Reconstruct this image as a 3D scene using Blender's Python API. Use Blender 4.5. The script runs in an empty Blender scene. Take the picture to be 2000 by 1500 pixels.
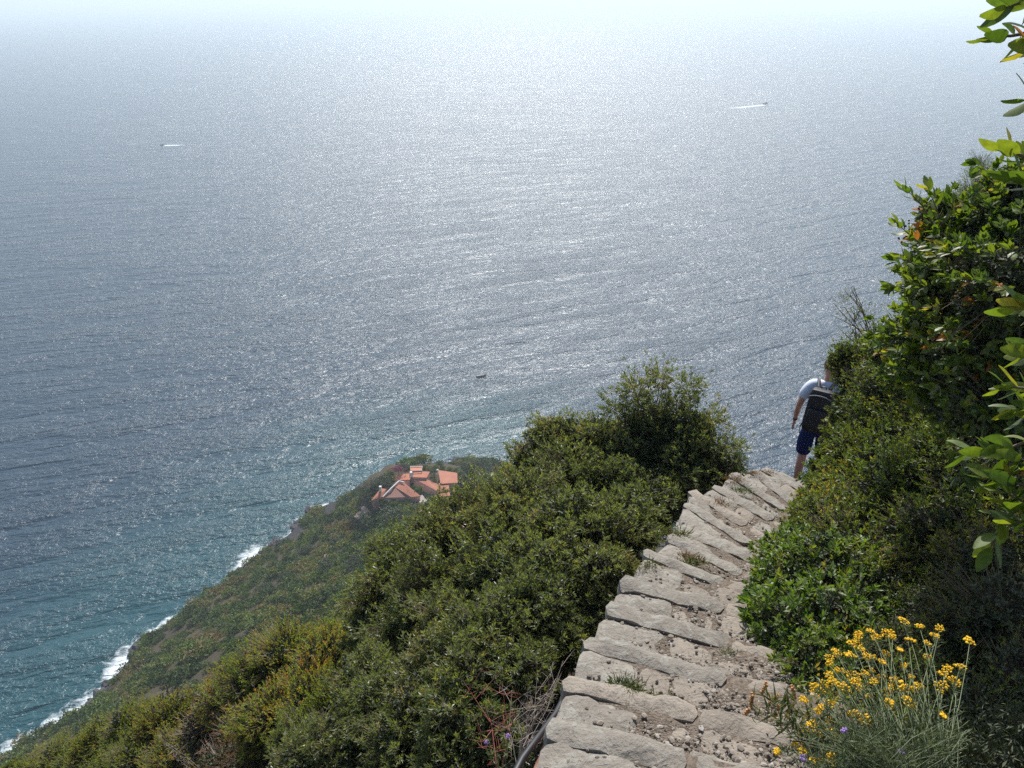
import bpy, bmesh, math, random
import numpy as np
from mathutils import Vector, Matrix, Euler, noise as mnoise

random.seed(7); RNG = np.random.default_rng(7)
R_ = math.radians
scene = bpy.context.scene
COL = scene.collection

# ------------------------------------------------------------------ camera
CAM_Z = 235.0
PITCH = 26.7
FPX = 1511.0
cam_d = bpy.data.cameras.new('camera'); cam = bpy.data.objects.new('camera', cam_d); COL.objects.link(cam)
cam.location = (0, 0, CAM_Z); cam.rotation_euler = (R_(90 - PITCH), 0, 0)
cam_d.sensor_width = 36; cam_d.lens = 36 * FPX / 2000.0
cam_d.clip_start = 0.05; cam_d.clip_end = 120000
scene.camera = cam

# ------------------------------------------------------------------ light
SUN_EL, SUN_AZ = 46.0, 7.0          # azimuth clockwise from +Y (view heading)
w = bpy.data.worlds.new('World'); scene.world = w; w.use_nodes = True
wn = w.node_tree.nodes; bg = wn['Background']
sky = wn.new('ShaderNodeTexSky'); sky.sky_type = 'NISHITA'; sky.sun_disc = False
sky.sun_elevation = R_(SUN_EL); sky.sun_rotation = R_(SUN_AZ)
sky.altitude = 200; sky.air_density = 1.0; sky.dust_density = 2.0; sky.ozone_density = 1.0
w.node_tree.links.new(sky.outputs[0], bg.inputs[0]); bg.inputs[1].default_value = 0.12
sd = bpy.data.lights.new('sun', 'SUN'); sd.energy = 4.6; sd.angle = R_(0.5); sd.color = (1.0, 0.97, 0.925)
sun = bpy.data.objects.new('sun', sd); COL.objects.link(sun)
az, el = R_(SUN_AZ), R_(SUN_EL)
sdir = Vector((math.sin(az) * math.cos(el), math.cos(az) * math.cos(el), math.sin(el)))
sun.rotation_euler = sdir.to_track_quat('Z', 'Y').to_euler(); sun.location = (0, 0, 300)
scene.view_settings.view_transform = 'Standard'; scene.view_settings.look = 'None'
scene.view_settings.exposure = 0.45; scene.view_settings.gamma = 1.0
scene.view_settings.use_curve_mapping = False
scene.render.engine = 'CYCLES'
cy = scene.cycles
cy.max_bounces = 6; cy.diffuse_bounces = 3; cy.glossy_bounces = 3; cy.transmission_bounces = 4
cy.transparent_max_bounces = 8; cy.volume_bounces = 1
cy.use_denoising = False; cy.sample_clamp_indirect = 6.0; cy.sample_clamp_direct = 0.0

# ------------------------------------------------------------------ helpers
_p = R_(PITCH)
FV = np.array([0, math.cos(_p), -math.sin(_p)]); UV = np.array([0, math.sin(_p), math.cos(_p)]); RV = np.array([1.0, 0, 0])
CAMP = np.array([0, 0, CAM_Z])
def ray(px, py): return RV * (px - 1000) / FPX + UV * (750 - py) / FPX + FV
def at(px, py, depth): return CAMP + ray(px, py) * depth
def atz(px, py, z):
    d = ray(px, py); return CAMP + d * ((z - CAM_Z) / d[2])

def tag(o, label=None, cat=None, group=None, kind=None):
    if label: o['label'] = label
    if cat: o['category'] = cat
    if group: o['group'] = group
    if kind: o['kind'] = kind
    return o
def empty(name, loc=(0, 0, 0), rz=0.0):
    o = bpy.data.objects.new(name, None); COL.objects.link(o); o.location = Vector(loc); o.rotation_euler = (0, 0, rz)
    o.empty_display_size = 0.1
    return o
def link(name, mesh, parent=None, loc=(0, 0, 0), rot=(0, 0, 0), scl=(1, 1, 1)):
    o = bpy.data.objects.new(name, mesh); COL.objects.link(o)
    o.location = Vector(loc); o.rotation_euler = rot; o.scale = scl if hasattr(scl, '__len__') else (scl,) * 3
    if parent is not None: o.parent = parent
    return o
def mesh_np(name, V, T, mats, rnd=None, midx=None, smooth=False):
    """triangle or quad mesh from numpy arrays"""
    me = bpy.data.meshes.new(name)
    V = np.ascontiguousarray(V, dtype=np.float32); T = np.ascontiguousarray(T, dtype=np.int32)
    k = T.shape[1]
    me.vertices.add(len(V)); me.vertices.foreach_set('co', V.ravel())
    me.loops.add(T.size); me.loops.foreach_set('vertex_index', T.ravel())
    me.polygons.add(len(T)); me.polygons.foreach_set('loop_start', np.arange(0, T.size, k, dtype=np.int32))
    me.polygons.foreach_set('loop_total', np.full(len(T), k, dtype=np.int32))
    if midx is not None: me.polygons.foreach_set('material_index', np.ascontiguousarray(midx, dtype=np.int32))
    me.polygons.foreach_set('use_smooth', np.full(len(T), bool(smooth)))
    me.update(calc_edges=True)
    for m in (mats if isinstance(mats, (list, tuple)) else [mats]): me.materials.append(m)
    if rnd is not None:
        a = me.attributes.new('rnd', 'FLOAT', 'POINT'); a.data.foreach_set('value', np.ascontiguousarray(rnd, dtype=np.float32))
    return me
def mesh_bm(name, bm, mat, smooth=False):
    me = bpy.data.meshes.new(name); bm.normal_update(); bm.to_mesh(me); bm.free()
    for m in (mat if isinstance(mat, (list, tuple)) else [mat]): me.materials.append(m)
    if smooth:
        for p in me.polygons: p.use_smooth = True
    return me
def norm(a): return a / np.maximum(np.linalg.norm(a, axis=-1, keepdims=True), 1e-9)

# --- value noise for geometry
def vnoise2(x, y, seed=0):
    xi = np.floor(x).astype(np.int64); yi = np.floor(y).astype(np.int64); xf = x - xi; yf = y - yi
    def h(a, b):
        n = (a * 374761393 + b * 668265263 + seed * 144269) & 0x7fffffff
        n = ((n ^ (n >> 13)) * 1274126177) & 0x7fffffff
        return ((n ^ (n >> 16)) & 0xffff) / 65535.0
    u = xf * xf * (3 - 2 * xf); v = yf * yf * (3 - 2 * yf)
    return (h(xi, yi) * (1 - u) + h(xi + 1, yi) * u) * (1 - v) + (h(xi, yi + 1) * (1 - u) + h(xi + 1, yi + 1) * u) * v
def fbm2(x, y, o=4, seed=0):
    s = 0; a = 0.5
    for i in range(o):
        s = s + a * vnoise2(x * 2 ** i, y * 2 ** i, seed + i); a *= 0.5
    return s
def sstep(a, b, x):
    t = np.clip((x - a) / (b - a), 0, 1); return t * t * (3 - 2 * t)

# ------------------------------------------------------------------ materials
def new_mat(name):
    m = bpy.data.materials.new(name); m.use_nodes = True
    nt = m.node_tree; return m, nt, nt.nodes['Principled BSDF'], nt.nodes['Material Output']
def N(nt, t, **kw):
    n = nt.nodes.new(t)
    for k, v in kw.items(): setattr(n, k, v)
    return n
def ramp(nt, fac, stops):
    r = N(nt, 'ShaderNodeValToRGB'); e = r.color_ramp.elements
    while len(e) > 1: e.remove(e[-1])
    e[0].position, e[0].color = stops[0][0], (*stops[0][1], 1) if len(stops[0][1]) == 3 else stops[0][1]
    for p, c in stops[1:]:
        x = e.new(p); x.color = (*c, 1) if len(c) == 3 else c
    nt.links.new(fac, r.inputs[0]); return r.outputs[0]
def noise_tex(nt, vec, scale, detail=4, rough=0.55, dist=0.0):
    n = N(nt, 'ShaderNodeTexNoise'); n.inputs['Scale'].default_value = scale; n.inputs['Detail'].default_value = detail
    n.inputs['Roughness'].default_value = rough; n.inputs['Distortion'].default_value = dist
    if vec is not None: nt.links.new(vec, n.inputs['Vector'])
    return n.outputs['Fac']
def math_(nt, op, a, b=None, clamp=False):
    n = N(nt, 'ShaderNodeMath', operation=op, use_clamp=clamp)
    for i, v in enumerate((a, b)):
        if v is None: continue
        if isinstance(v, (int, float)): n.inputs[i].default_value = v
        else: nt.links.new(v, n.inputs[i])
    return n.outputs[0]
def mixc(nt, fac, a, b, blend='MIX'):
    n = N(nt, 'ShaderNodeMix', data_type='RGBA', blend_type=blend)
    for i, v in ((0, fac), (6, a), (7, b)):
        if isinstance(v, (int, float)): n.inputs[i].default_value = v
        elif isinstance(v, tuple): n.inputs[i].default_value = (*v, 1)
        else: nt.links.new(v, n.inputs[i])
    return n.outputs[2]
def bump(nt, h, strength, dist, prev=None):
    b = N(nt, 'ShaderNodeBump'); b.inputs['Strength'].default_value = strength; b.inputs['Distance'].default_value = dist
    nt.links.new(h, b.inputs['Height'])
    if prev is not None: nt.links.new(prev, b.inputs['Normal'])
    return b.outputs[0]
def plain(name, col, rough=0.6, spec=0.5, metal=0.0, var=0.12, scale=8.0, bmp=0.0):
    m, nt, P, O = new_mat(name)
    tc = N(nt, 'ShaderNodeTexCoord').outputs['Object']
    n = noise_tex(nt, tc, scale)
    c = mixc(nt, n, tuple(x * (1 - var) for x in col), tuple(min(1, x * (1 + var)) for x in col))
    nt.links.new(c, P.inputs['Base Color']); P.inputs['Roughness'].default_value = rough
    P.inputs['Specular IOR Level'].default_value = spec; P.inputs['Metallic'].default_value = metal
    if bmp: nt.links.new(bump(nt, noise_tex(nt, tc, scale * 6), 0.5, bmp), P.inputs['Normal'])
    return m
def leaf_mat(name, stops, rough=0.42, trans=0.35, tcol=(1.25, 1.35, 0.5), objvar=0.25, spec=0.5, patch=None, mottle=0):
    m, nt, P, O = new_mat(name)
    at_ = N(nt, 'ShaderNodeAttribute', attribute_name='rnd').outputs['Fac']
    oi = N(nt, 'ShaderNodeObjectInfo').outputs['Random']
    f = math_(nt, 'ADD', at_, math_(nt, 'MULTIPLY', math_(nt, 'SUBTRACT', oi, 0.5), objvar))
    geo = N(nt, 'ShaderNodeNewGeometry')
    if patch:
        pn = noise_tex(nt, geo.outputs['Position'], patch[0], 3)
        f = math_(nt, 'ADD', f, math_(nt, 'MULTIPLY', math_(nt, 'SUBTRACT', pn, 0.5), patch[1]))
    f = math_(nt, 'ADD', f, 0.0, True)
    c = ramp(nt, f, stops)
    if mottle:
        mo = noise_tex(nt, geo.outputs['Position'], mottle, 3, 0.6); mm_ = N(nt, 'ShaderNodeMapRange'); nt.links.new(mo, mm_.inputs[0]); mm_.inputs[1].default_value = .3; mm_.inputs[2].default_value = .7; mm_.inputs[3].default_value = .72; mm_.inputs[4].default_value = 1.2
        c = mixc(nt, 1.0, c, mm_.outputs[0], 'MULTIPLY')
    # underside a little paler (leaf property)
    c2 = mixc(nt, math_(nt, 'MULTIPLY', geo.outputs['Backfacing'], 0.35), c, (0.16, 0.19, 0.11))
    nt.links.new(c2, P.inputs['Base Color']); P.inputs['Roughness'].default_value = rough
    P.inputs['Specular IOR Level'].default_value = spec
    tr = N(nt, 'ShaderNodeBsdfTranslucent'); tc = mixc(nt, 1.0, c, tcol, 'MULTIPLY'); nt.links.new(tc, tr.inputs[0])
    mx = N(nt, 'ShaderNodeMixShader'); mx.inputs[0].default_value = trans
    nt.links.new(P.outputs[0], mx.inputs[1]); nt.links.new(tr.outputs[0], mx.inputs[2]); nt.links.new(mx.outputs[0], O.inputs[0])
    return m

M_BARK = plain('bark', (0.13, 0.10, 0.08), 0.85, 0.2, var=0.35, scale=30, bmp=0.004)
M_TWIG = plain('twig', (0.16, 0.115, 0.08), 0.8, 0.2, var=0.3, scale=20)
M_DEADTWIG = plain('dead_twig', (0.34, 0.28, 0.24), 0.85, 0.2, var=0.3, scale=20)
M_REDTWIG = plain('red_twig', (0.30, 0.11, 0.08), 0.7, 0.2, var=0.3, scale=20)
M_PHIL = leaf_mat('olive_leaf', [(0.0, (0.050, 0.068, 0.030)), (0.4, (0.118, 0.142, 0.060)), (0.75, (0.185, 0.200, 0.088)), (0.95, (0.24, 0.235, 0.10)), (1.0, (0.27, 0.18, 0.10))], 0.38, 0.50, patch=(0.9, 0.6))
M_HEATH = leaf_mat('heath_leaf', [(0.0, (0.074, 0.115, 0.026)), (0.4, (0.158, 0.207, 0.042)), (0.75, (0.304, 0.328, 0.052)), (0.9, (0.412, 0.316, 0.067)), (1.0, (0.437, 0.183, 0.067))], 0.6, 0.42, patch=(0.8, 0.7))
M_RUST = leaf_mat('rusty_leaf', [(0.0, (0.065, 0.078, 0.026)), (0.4, (0.130, 0.104, 0.039)), (0.7, (0.221, 0.117, 0.052)), (1.0, (0.312, 0.130, 0.065))], 0.65, 0.3, patch=(1.2, 0.8))
M_MAST = leaf_mat('bright_leaf', [(0.0, (0.045, 0.088, 0.016)), (0.5, (0.090, 0.159, 0.023)), (0.9, (0.181, 0.238, 0.036)), (1.0, (0.322, 0.270, 0.052))], 0.45, 0.42, patch=(1.5, 0.5))
M_MYRT = leaf_mat('myrtle_leaf', [(0.0, (0.051, 0.088, 0.018)), (0.5, (0.109, 0.155, 0.024)), (0.9, (0.217, 0.238, 0.037)), (1.0, (0.387, 0.268, 0.057))], 0.42, 0.38, patch=(1.5, 0.6))
M_BUCK = leaf_mat('buckthorn_leaf', [(0.0, (0.047, 0.090, 0.016)), (0.5, (0.103, 0.156, 0.021)), (0.90, (0.198, 0.228, 0.029)), (0.965, (0.377, 0.298, 0.039)), (1.0, (0.515, 0.172, 0.039))], 0.46, 0.46, spec=0.4, patch=(2.0, 0.4), mottle=70)
M_CORE = leaf_mat('shaded_leaf', [(0.0, (0.02, 0.03, 0.012)), (1.0, (0.05, 0.055, 0.022))], 0.7, 0.15)  # leaf green darkened so the colour carries the shade inside the bushes
M_FAR = leaf_mat('scrub_leaf', [(0.0, (0.022, 0.042, 0.010)), (0.3, (0.052, 0.095, 0.018)), (0.6, (0.115, 0.165, 0.028)), (0.82, (0.18, 0.18, 0.042)), (0.94, (0.19, 0.135, 0.06)), (1.0, (0.20, 0.125, 0.07))], 0.75, 0.3, objvar=1.1, spec=0.2, patch=(0.05, 1.2))
M_FARDARK = leaf_mat('dark_tree_leaf', [(0.0, (0.022, 0.038, 0.018)), (0.5, (0.042, 0.062, 0.028)), (1.0, (0.085, 0.105, 0.05))], 0.6, 0.12, objvar=0.3, spec=0.25)
M_PINKFL = leaf_mat('bougainvillea_leaf', [(0.0, (0.16, 0.02, 0.10)), (1.0, (0.26, 0.04, 0.16))], 0.7, 0.3)
M_HELI = leaf_mat('silver_leaf', [(0.0, (0.075, 0.10, 0.045)), (0.6, (0.14, 0.17, 0.085)), (1.0, (0.22, 0.24, 0.13))], 0.7, 0.25)
M_GRASS = leaf_mat('weed_leaf', [(0.0, (0.06, 0.10, 0.02)), (0.5, (0.12, 0.15, 0.04)), (0.8, (0.24, 0.20, 0.08)), (1.0, (0.36, 0.24, 0.12))], 0.7, 0.3)
M_DRYRED = leaf_mat('dry_red_leaf', [(0.0, (0.12, 0.05, 0.03)), (0.6, (0.22, 0.10, 0.05)), (1.0, (0.32, 0.20, 0.10))], 0.8, 0.3)
M_YEL = plain('yellow_flower', (0.68, 0.42, 0.02), 0.7, 0.2, var=0.25, scale=60)
M_PURP = plain('purple_flower', (0.34, 0.22, 0.48), 0.7, 0.2, var=0.2, scale=60)
M_SPIKE = plain('dry_spike', (0.50, 0.27, 0.12), 0.8, 0.2, var=0.25, scale=60)
M_BERRY = plain('berry', (0.012, 0.010, 0.025), 0.3, 0.5)

# ------------------------------------------------------------------ path (measured stations: left end, right end of each step edge)
ST = [((-0.62, -1.2), (0.36, -1.5), -1.12), ((-0.50, -0.8), (0.46, -1.1), -1.28), ((-0.40, -0.42), (0.56, -0.70), -1.44), ((-0.30, -0.04), (0.66, -0.32), -1.60), ((-0.22, 0.42), (0.70, 0.16), -1.78), ((-0.14, 0.80), (0.76, 0.55), -1.94),
      ((-0.06, 1.18), (0.80, 0.94), -2.10), ((0.02, 1.56), (0.84, 1.32), -2.26),
      ((0.11, 1.95), (0.87, 1.73), -2.42), ((0.21, 2.29), (0.89, 2.06), -2.56), ((0.32, 2.65), (0.94, 2.43), -2.70), ((0.47, 3.04), (1.09, 2.79), -2.86),
      ((0.60, 3.39), (1.20, 3.17), -3.00), ((0.83, 3.89), (1.37, 3.54), -3.17), ((1.06, 4.25), (1.46, 3.88), -3.33), ((1.18, 4.52), (1.61, 4.18), -3.46),
      ((1.35, 5.08), (1.76, 4.53), -3.63), ((1.50, 5.47), (1.96, 4.81), -3.78), ((1.77, 5.71), (2.15, 5.18), -3.90), ((2.03, 6.14), (2.37, 5.56), -4.05),
      ((2.34, 6.45), (2.54, 5.93), -4.20), ((2.54, 6.71), (2.77, 6.39), -4.35)]
EXT = 1.0
STN = []
for (a, b, z) in ST:
    a = np.array(a); b = np.array(b); d = norm(b - a); wdt = max(EXT + 0.12, 0)
    STN.append((a, a + d * wdt, CAM_Z + z))
# steps below the crest, turning towards the hiker and on down
d0 = norm(np.array([2.77, 6.39]) - np.array([2.54, 6.71])); a = STN[-1][0].copy(); z = STN[-1][2]; ang = math.atan2(d0[1], d0[0])
for i in range(14):
    fwd = np.array([-math.sin(ang), math.cos(ang)]); a = a + fwd * (0.31 if i < 5 else 0.36); z -= 0.19
    ang += R_(1.0) if i < 4 else R_(4.0)
    r = np.array([math.cos(ang), math.sin(ang)]); STN.append((a.copy(), a + r * 1.12, z))
MID = np.array([(s[0] + s[1]) / 2 for s in STN]); MZ = np.array([s[2] for s in STN])
LEFT = np.array([s[0] for s in STN])

def path_rel(x, y):
    """nearest station segment -> distance, signed lateral (right +), height"""
    x = np.asarray(x, float); y = np.asarray(y, float)
    best = np.full(x.shape, 1e9); lat = np.zeros(x.shape); zz = np.zeros(x.shape)
    for i in range(len(MID) - 1):
        p, q = MID[i], MID[i + 1]; dx, dy = q - p; L2 = dx * dx + dy * dy
        t = np.clip(((x - p[0]) * dx + (y - p[1]) * dy) / L2, 0, 1)
        ex = x - (p[0] + t * dx); ey = y - (p[1] + t * dy); d = np.hypot(ex, ey)
        s = np.sign(-(dx * ey - dy * ex)); m = d < best
        best = np.where(m, d, best); lat = np.where(m, s * d, lat); zz = np.where(m, MZ[i] + t * (MZ[i + 1] - MZ[i]), zz)
    ws_ = 0; zs_ = 0
    for i in range(len(MID)):
        q_ = 1.0 / (((x - MID[i][0]) ** 2 + (y - MID[i][1]) ** 2) + 0.15) ** 2.6; ws_ = ws_ + q_; zs_ = zs_ + q_ * MZ[i]
    k_ = sstep(0.65, 1.5, best)
    return best, lat, zz * (1 - k_) + (zs_ / ws_) * k_

# ------------------------------------------------------------------ terrain
YC = [-400, -60, 0, 100, 180, 189, 196, 207, 227, 242, 262, 284, 300, 321, 345, 362, 372, 378]
XL = [-380, -260, -235, -205, -177, -166, -157, -154, -151, -143, -131, -119, -111, -99, -82, -58, -30, -10]
XE = [500, 330, 260, 150, 110, 108, 106, 104, 98, 94, 88, 80, 72, 62, 40, 20, 4, -6]
YR = [-400, -60, 0, 8, 20, 50, 100, 150, 200, 235, 262, 285, 320, 350, 378, 420]
HR = [420, 262, 232.0, 227.5, 213, 183, 150, 119, 86, 66, 61, 48, 24, 8, -1, -8]
XR = [40, 6, 0.5, 3, 4, 0, -4, -10, -22, -30, -30, -26, -28, -25, -10, 0]
def ground(x, y):
    x = np.asarray(x, float); y = np.asarray(y, float)
    xl = np.interp(y, YC, XL) + 5 * (fbm2(y / 14, y * 0 + 3, 3, 5) - 0.45) ; xe = np.interp(y, YC, XE); xr = np.interp(y, YR, XR); hr = np.interp(y, YR, HR)
    tl = (xr - x) / np.maximum(xr - xl, 1); te = (x - xr) / np.maximum(xe - xr, 1)
    t = np.maximum(tl, te)
    base = hr * (1 - np.clip(t, 0, 1.3) ** 1.05) + 2.2 * sstep(1.0, 0.965, t) * sstep(0.80, 0.965, t)
    dd = np.hypot(x, y)
    amp = np.clip(dd / 40, 0, 1) * np.clip((1.0 - t) * 6, 0, 1)
    base = base + amp * ((fbm2(x / 34, y / 34, 4, 1) - 0.47) * 15 + (fbm2(x / 7, y / 7, 2, 9) - 0.37) * 2.6)
    base = base - 9.0 * np.exp(-((x - 9) / 7.0) ** 2 - ((y - 17) / 9.0) ** 2)
    # a flattened shelf for the villa
    vd = np.hypot((x + 38) / 21, (y - 257) / 17); k = sstep(1.35, 0.9, vd)
    base = base * (1 - k) + (63.0 - 0.05 * (x + 38) * 0) * k
    beyond = sstep(372, 384, y); base = base * (1 - beyond) + (-3) * beyond
    d, lat, pz = path_rel(x, y)
    al = np.abs(lat)
    off = np.where(lat < 0, -0.22 - 2.3 * sstep(0.46, 0.72, al) - 0.85 * np.clip(al - 0.8, 0, 12),
                   -0.22 + 0.30 * sstep(0.6, 0.9, al) + 0.30 * np.clip(al - 0.8, 0, 2.6))
    near = pz + off + (fbm2(x * 2.1, y * 2.1, 3, 4) - 0.45) * 0.18 * sstep(0.6, 0.9, al)
    kk = sstep(4.0, 10, d)
    h = near * (1 - kk) + base * kk
    h = h - 4.0 * np.exp(-((x - 7.6) / 2.6) ** 2 - ((y - 14.8) / 3.2) ** 2) * sstep(1.2, 2.6, d)
    return np.maximum(h, -3.0)
def gz(x, y): return float(ground(np.array([x]), np.array([y]))[0])

def axis(lo, hi, fine, n):
    s = np.linspace(math.asinh(lo / fine), math.asinh(hi / fine), n); return np.sinh(s) * fine
def shift_axis(a, c): return a + c
gx = shift_axis(axis(-382, 420, 3.0, 330), 1.2); gy = shift_axis(axis(-340, 420, 4.5, 380), 3.5)
GX, GY = np.meshgrid(gx, gy); GH = ground(GX, GY)
nx, ny = len(gx), len(gy)
idx = np.arange(nx * ny).reshape(ny, nx)
Q = np.stack([idx[:-1, :-1], idx[:-1, 1:], idx[1:, 1:], idx[1:, :-1]], -1).reshape(-1, 4)

m, nt, P, O = new_mat('hillside_soil')
geo = N(nt, 'ShaderNodeNewGeometry').outputs['Position']
n1 = noise_tex(nt, geo, 0.09, 6); n2 = noise_tex(nt, geo, 9.0, 8, 0.7); n3 = noise_tex(nt, geo, 1.1, 5)
c = ramp(nt, n1, [(0.3, (0.030, 0.028, 0.016)), (0.55, (0.055, 0.046, 0.026)), (0.8, (0.12, 0.09, 0.06))])
c = mixc(nt, math_(nt, 'MULTIPLY', n2, 0.8), c, (0.05, 0.04, 0.028))
sx = N(nt, 'ShaderNodeSeparateXYZ'); nt.links.new(geo, sx.inputs[0])
lowf = math_(nt, 'ADD', sx.outputs[2], math_(nt, 'MULTIPLY', n3, 5.0))
mr = N(nt, 'ShaderNodeMapRange'); nt.links.new(lowf, mr.inputs[0]); mr.inputs[1].default_value = 6.5; mr.inputs[2].default_value = 9.0
c = mixc(nt, mr.outputs[0], (0.030, 0.028, 0.034), c)
nt.links.new(c, P.inputs['Base Color']); P.inputs['Roughness'].default_value = 0.9; P.inputs['Specular IOR Level'].default_value = 0.2
nt.links.new(bump(nt, n2, 0.6, 0.05), P.inputs['Normal'])
M_SOIL = m
tm = mesh_np('hillside', np.stack([GX, GY, GH], -1).reshape(-1, 3), Q, M_SOIL, smooth=True)
tag(link('hillside', tm), kind='structure')

# ------------------------------------------------------------------ sea
sxn = np.unique(np.concatenate([axis(-19800, 19800, 120, 160), np.arange(-215, 0, 1.8)])); syn = np.unique(np.concatenate([shift_axis(axis(-1900, 44200, 120, 160), 230), np.arange(150, 390, 2.2)]))
SX, SY = np.meshgrid(sxn, syn)
coast = [(np.interp(yy, YC, XL) + 5 * (float(fbm2(np.array(yy / 14), np.array(3.0), 3, 5)) - 0.45), yy) for yy in np.arange(-60, 376, 2.5)]
coast = np.array(coast)
pts = np.stack([SX.ravel(), SY.ravel()], -1)
dmin = np.full(len(pts), 1e9); fw_ = np.zeros(len(pts))
for i in range(0, len(pts), 20000):
    dd = np.linalg.norm(pts[i:i + 20000, None, :] - coast[None], axis=2) if len(pts) < 100000 else None
    dmin[i:i + 20000] = dd.min(1); fw_[i:i + 20000] = np.interp(coast[dd.argmin(1), 1], [150, 185, 196, 212, 222, 236, 246, 258, 270, 284, 290, 296, 306, 314, 322, 330, 345, 380], [3, 9, 11, 7, 9, 7, 4, 2, 3, 9, 10, 2, 2, 7, 8, 2, 1.5, 2])
idx = np.arange(len(pts)).reshape(len(syn), len(sxn))
Qs = np.stack([idx[:-1, :-1], idx[:-1, 1:], idx[1:, 1:], idx[1:, :-1]], -1).reshape(-1, 4)
m, nt, P, O = new_mat('sea_water')
geo = N(nt, 'ShaderNodeNewGeometry').outputs['Position']
shore = N(nt, 'ShaderNodeAttribute', attribute_name='shore').outputs['Fac']
def mapped(rot, sx_, sy_):
    mp = N(nt, 'ShaderNodeMapping', vector_type='TEXTURE'); mp.inputs['Rotation'].default_value = (0, 0, R_(rot)); mp.inputs['Scale'].default_value = (sx_, sy_, 10)
    nt.links.new(geo, mp.inputs['Vector']); return mp.outputs[0]
wb = noise_tex(nt, mapped(24, 70, 15), 1.0, 2, 0.5, 0.6)      # swell trains
wm = noise_tex(nt, mapped(18, 11, 4.2), 1.0, 3, 0.6, 0.5)
ws = noise_tex(nt, mapped(30, 4.2, 2.3), 1.0, 3, 0.62, 0.4)
wf = noise_tex(nt, mapped(10, 0.55, 0.40), 1.0, 2, 0.6)
patch = noise_tex(nt, mapped(8, 420, 90), 1.0, 3, 0.5)
calm = N(nt, 'ShaderNodeMapRange'); nt.links.new(patch, calm.inputs[0]); calm.inputs[1].default_value = 0.35; calm.inputs[2].default_value = 0.62
calm.inputs[3].default_value = 0.72; calm.inputs[4].default_value = 1.1
swg = N(nt, 'ShaderNodeMapRange'); nt.links.new(wb, swg.inputs[0]); swg.inputs[1].default_value = 0.32; swg.inputs[2].default_value = 0.68
swg.inputs[3].default_value = 0.45; swg.inputs[4].default_value = 1.5
amp_ = math_(nt, 'MULTIPLY', calm.outputs[0], swg.outputs[0])
h = math_(nt, 'ADD', math_(nt, 'MULTIPLY', wb, 3.6), math_(nt, 'MULTIPLY', wm, 2.2))
h2 = math_(nt, 'ADD', math_(nt, 'MULTIPLY', ws, 1.35), math_(nt, 'MULTIPLY', wf, 0.16))
h = math_(nt, 'ADD', h, math_(nt, 'MULTIPLY', h2, amp_))
nt.links.new(bump(nt, h, 1.0, 1.0), P.inputs['Normal'])
# colour: deep blue-green, turquoise over the shallows, foam at the rocks
sh1 = N(nt, 'ShaderNodeMapRange'); sh1.interpolation_type = 'SMOOTHSTEP'
big = noise_tex(nt, geo, 0.02, 3)
nt.links.new(math_(nt, 'ADD', shore, math_(nt, 'MULTIPLY', math_(nt, 'SUBTRACT', big, 0.5), 50.0)), sh1.inputs[0])
sh1.inputs[1].default_value = 5; sh1.inputs[2].default_value = 130
deep = mixc(nt, sh1.outputs[0], (0.006, 0.052, 0.066), (0.006, 0.028, 0.052))
fn = noise_tex(nt, geo, 0.22, 6, 0.7, 0.8); fn2 = noise_tex(nt, geo, 0.045, 3, 0.6)
fwid = N(nt, 'ShaderNodeAttribute', attribute_name='foamw').outputs['Fac']
fthr = math_(nt, 'ADD', math_(nt, 'ADD', 0.12, math_(nt, 'MULTIPLY', math_(nt, 'DIVIDE', shore, fwid), 0.40)), math_(nt, 'MULTIPLY', math_(nt, 'SUBTRACT', 0.5, fn2), 0.9))
fm = N(nt, 'ShaderNodeMapRange'); nt.links.new(math_(nt, 'SUBTRACT', fn, fthr), fm.inputs[0]); fm.inputs[1].default_value = 0.0; fm.inputs[2].default_value = 0.30
foam = fm.outputs[0]
colr = mixc(nt, foam, deep, (0.72, 0.78, 0.80))
nt.links.new(colr, P.inputs['Base Color'])
P.inputs['IOR'].default_value = 1.333
nt.links.new(math_(nt, 'ADD', 0.29, math_(nt, 'MULTIPLY', foam, 0.6)), P.inputs['Roughness'])
M_SEA = m
sm = mesh_np('sea', np.stack([SX.ravel(), SY.ravel(), np.zeros(len(pts))], -1), Qs, M_SEA, smooth=True)
a = sm.attributes.new('shore', 'FLOAT', 'POINT'); a.data.foreach_set('value', dmin.astype(np.float32)); a = sm.attributes.new('foamw', 'FLOAT', 'POINT'); a.data.foreach_set('value', np.maximum(fw_, 1).astype(np.float32))
tag(link('sea', sm), kind='structure')

# ------------------------------------------------------------------ haze
bm = bmesh.new(); bmesh.ops.create_cube(bm, size=1.0)
for v in bm.verts: v.co = Vector((v.co.x * 40000, v.co.y * 46400 + 21200, v.co.z * 250 + 121))
m = bpy.data.materials.new('haze_air'); m.use_nodes = True; nt = m.node_tree; nt.nodes.clear()
o = N(nt, 'ShaderNodeOutputMaterial'); pv = N(nt, 'ShaderNodeVolumePrincipled')
pv.inputs['Color'].default_value = (0.76, 0.865, 0.93, 1); pv.inputs['Density'].default_value = 0.00021; pv.inputs['Anisotropy'].default_value = 0.25
nt.links.new(pv.outputs[0], o.inputs['Volume'])
hz = link('haze', mesh_bm('haze', bm, m)); tag(hz, kind='stuff')

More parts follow.
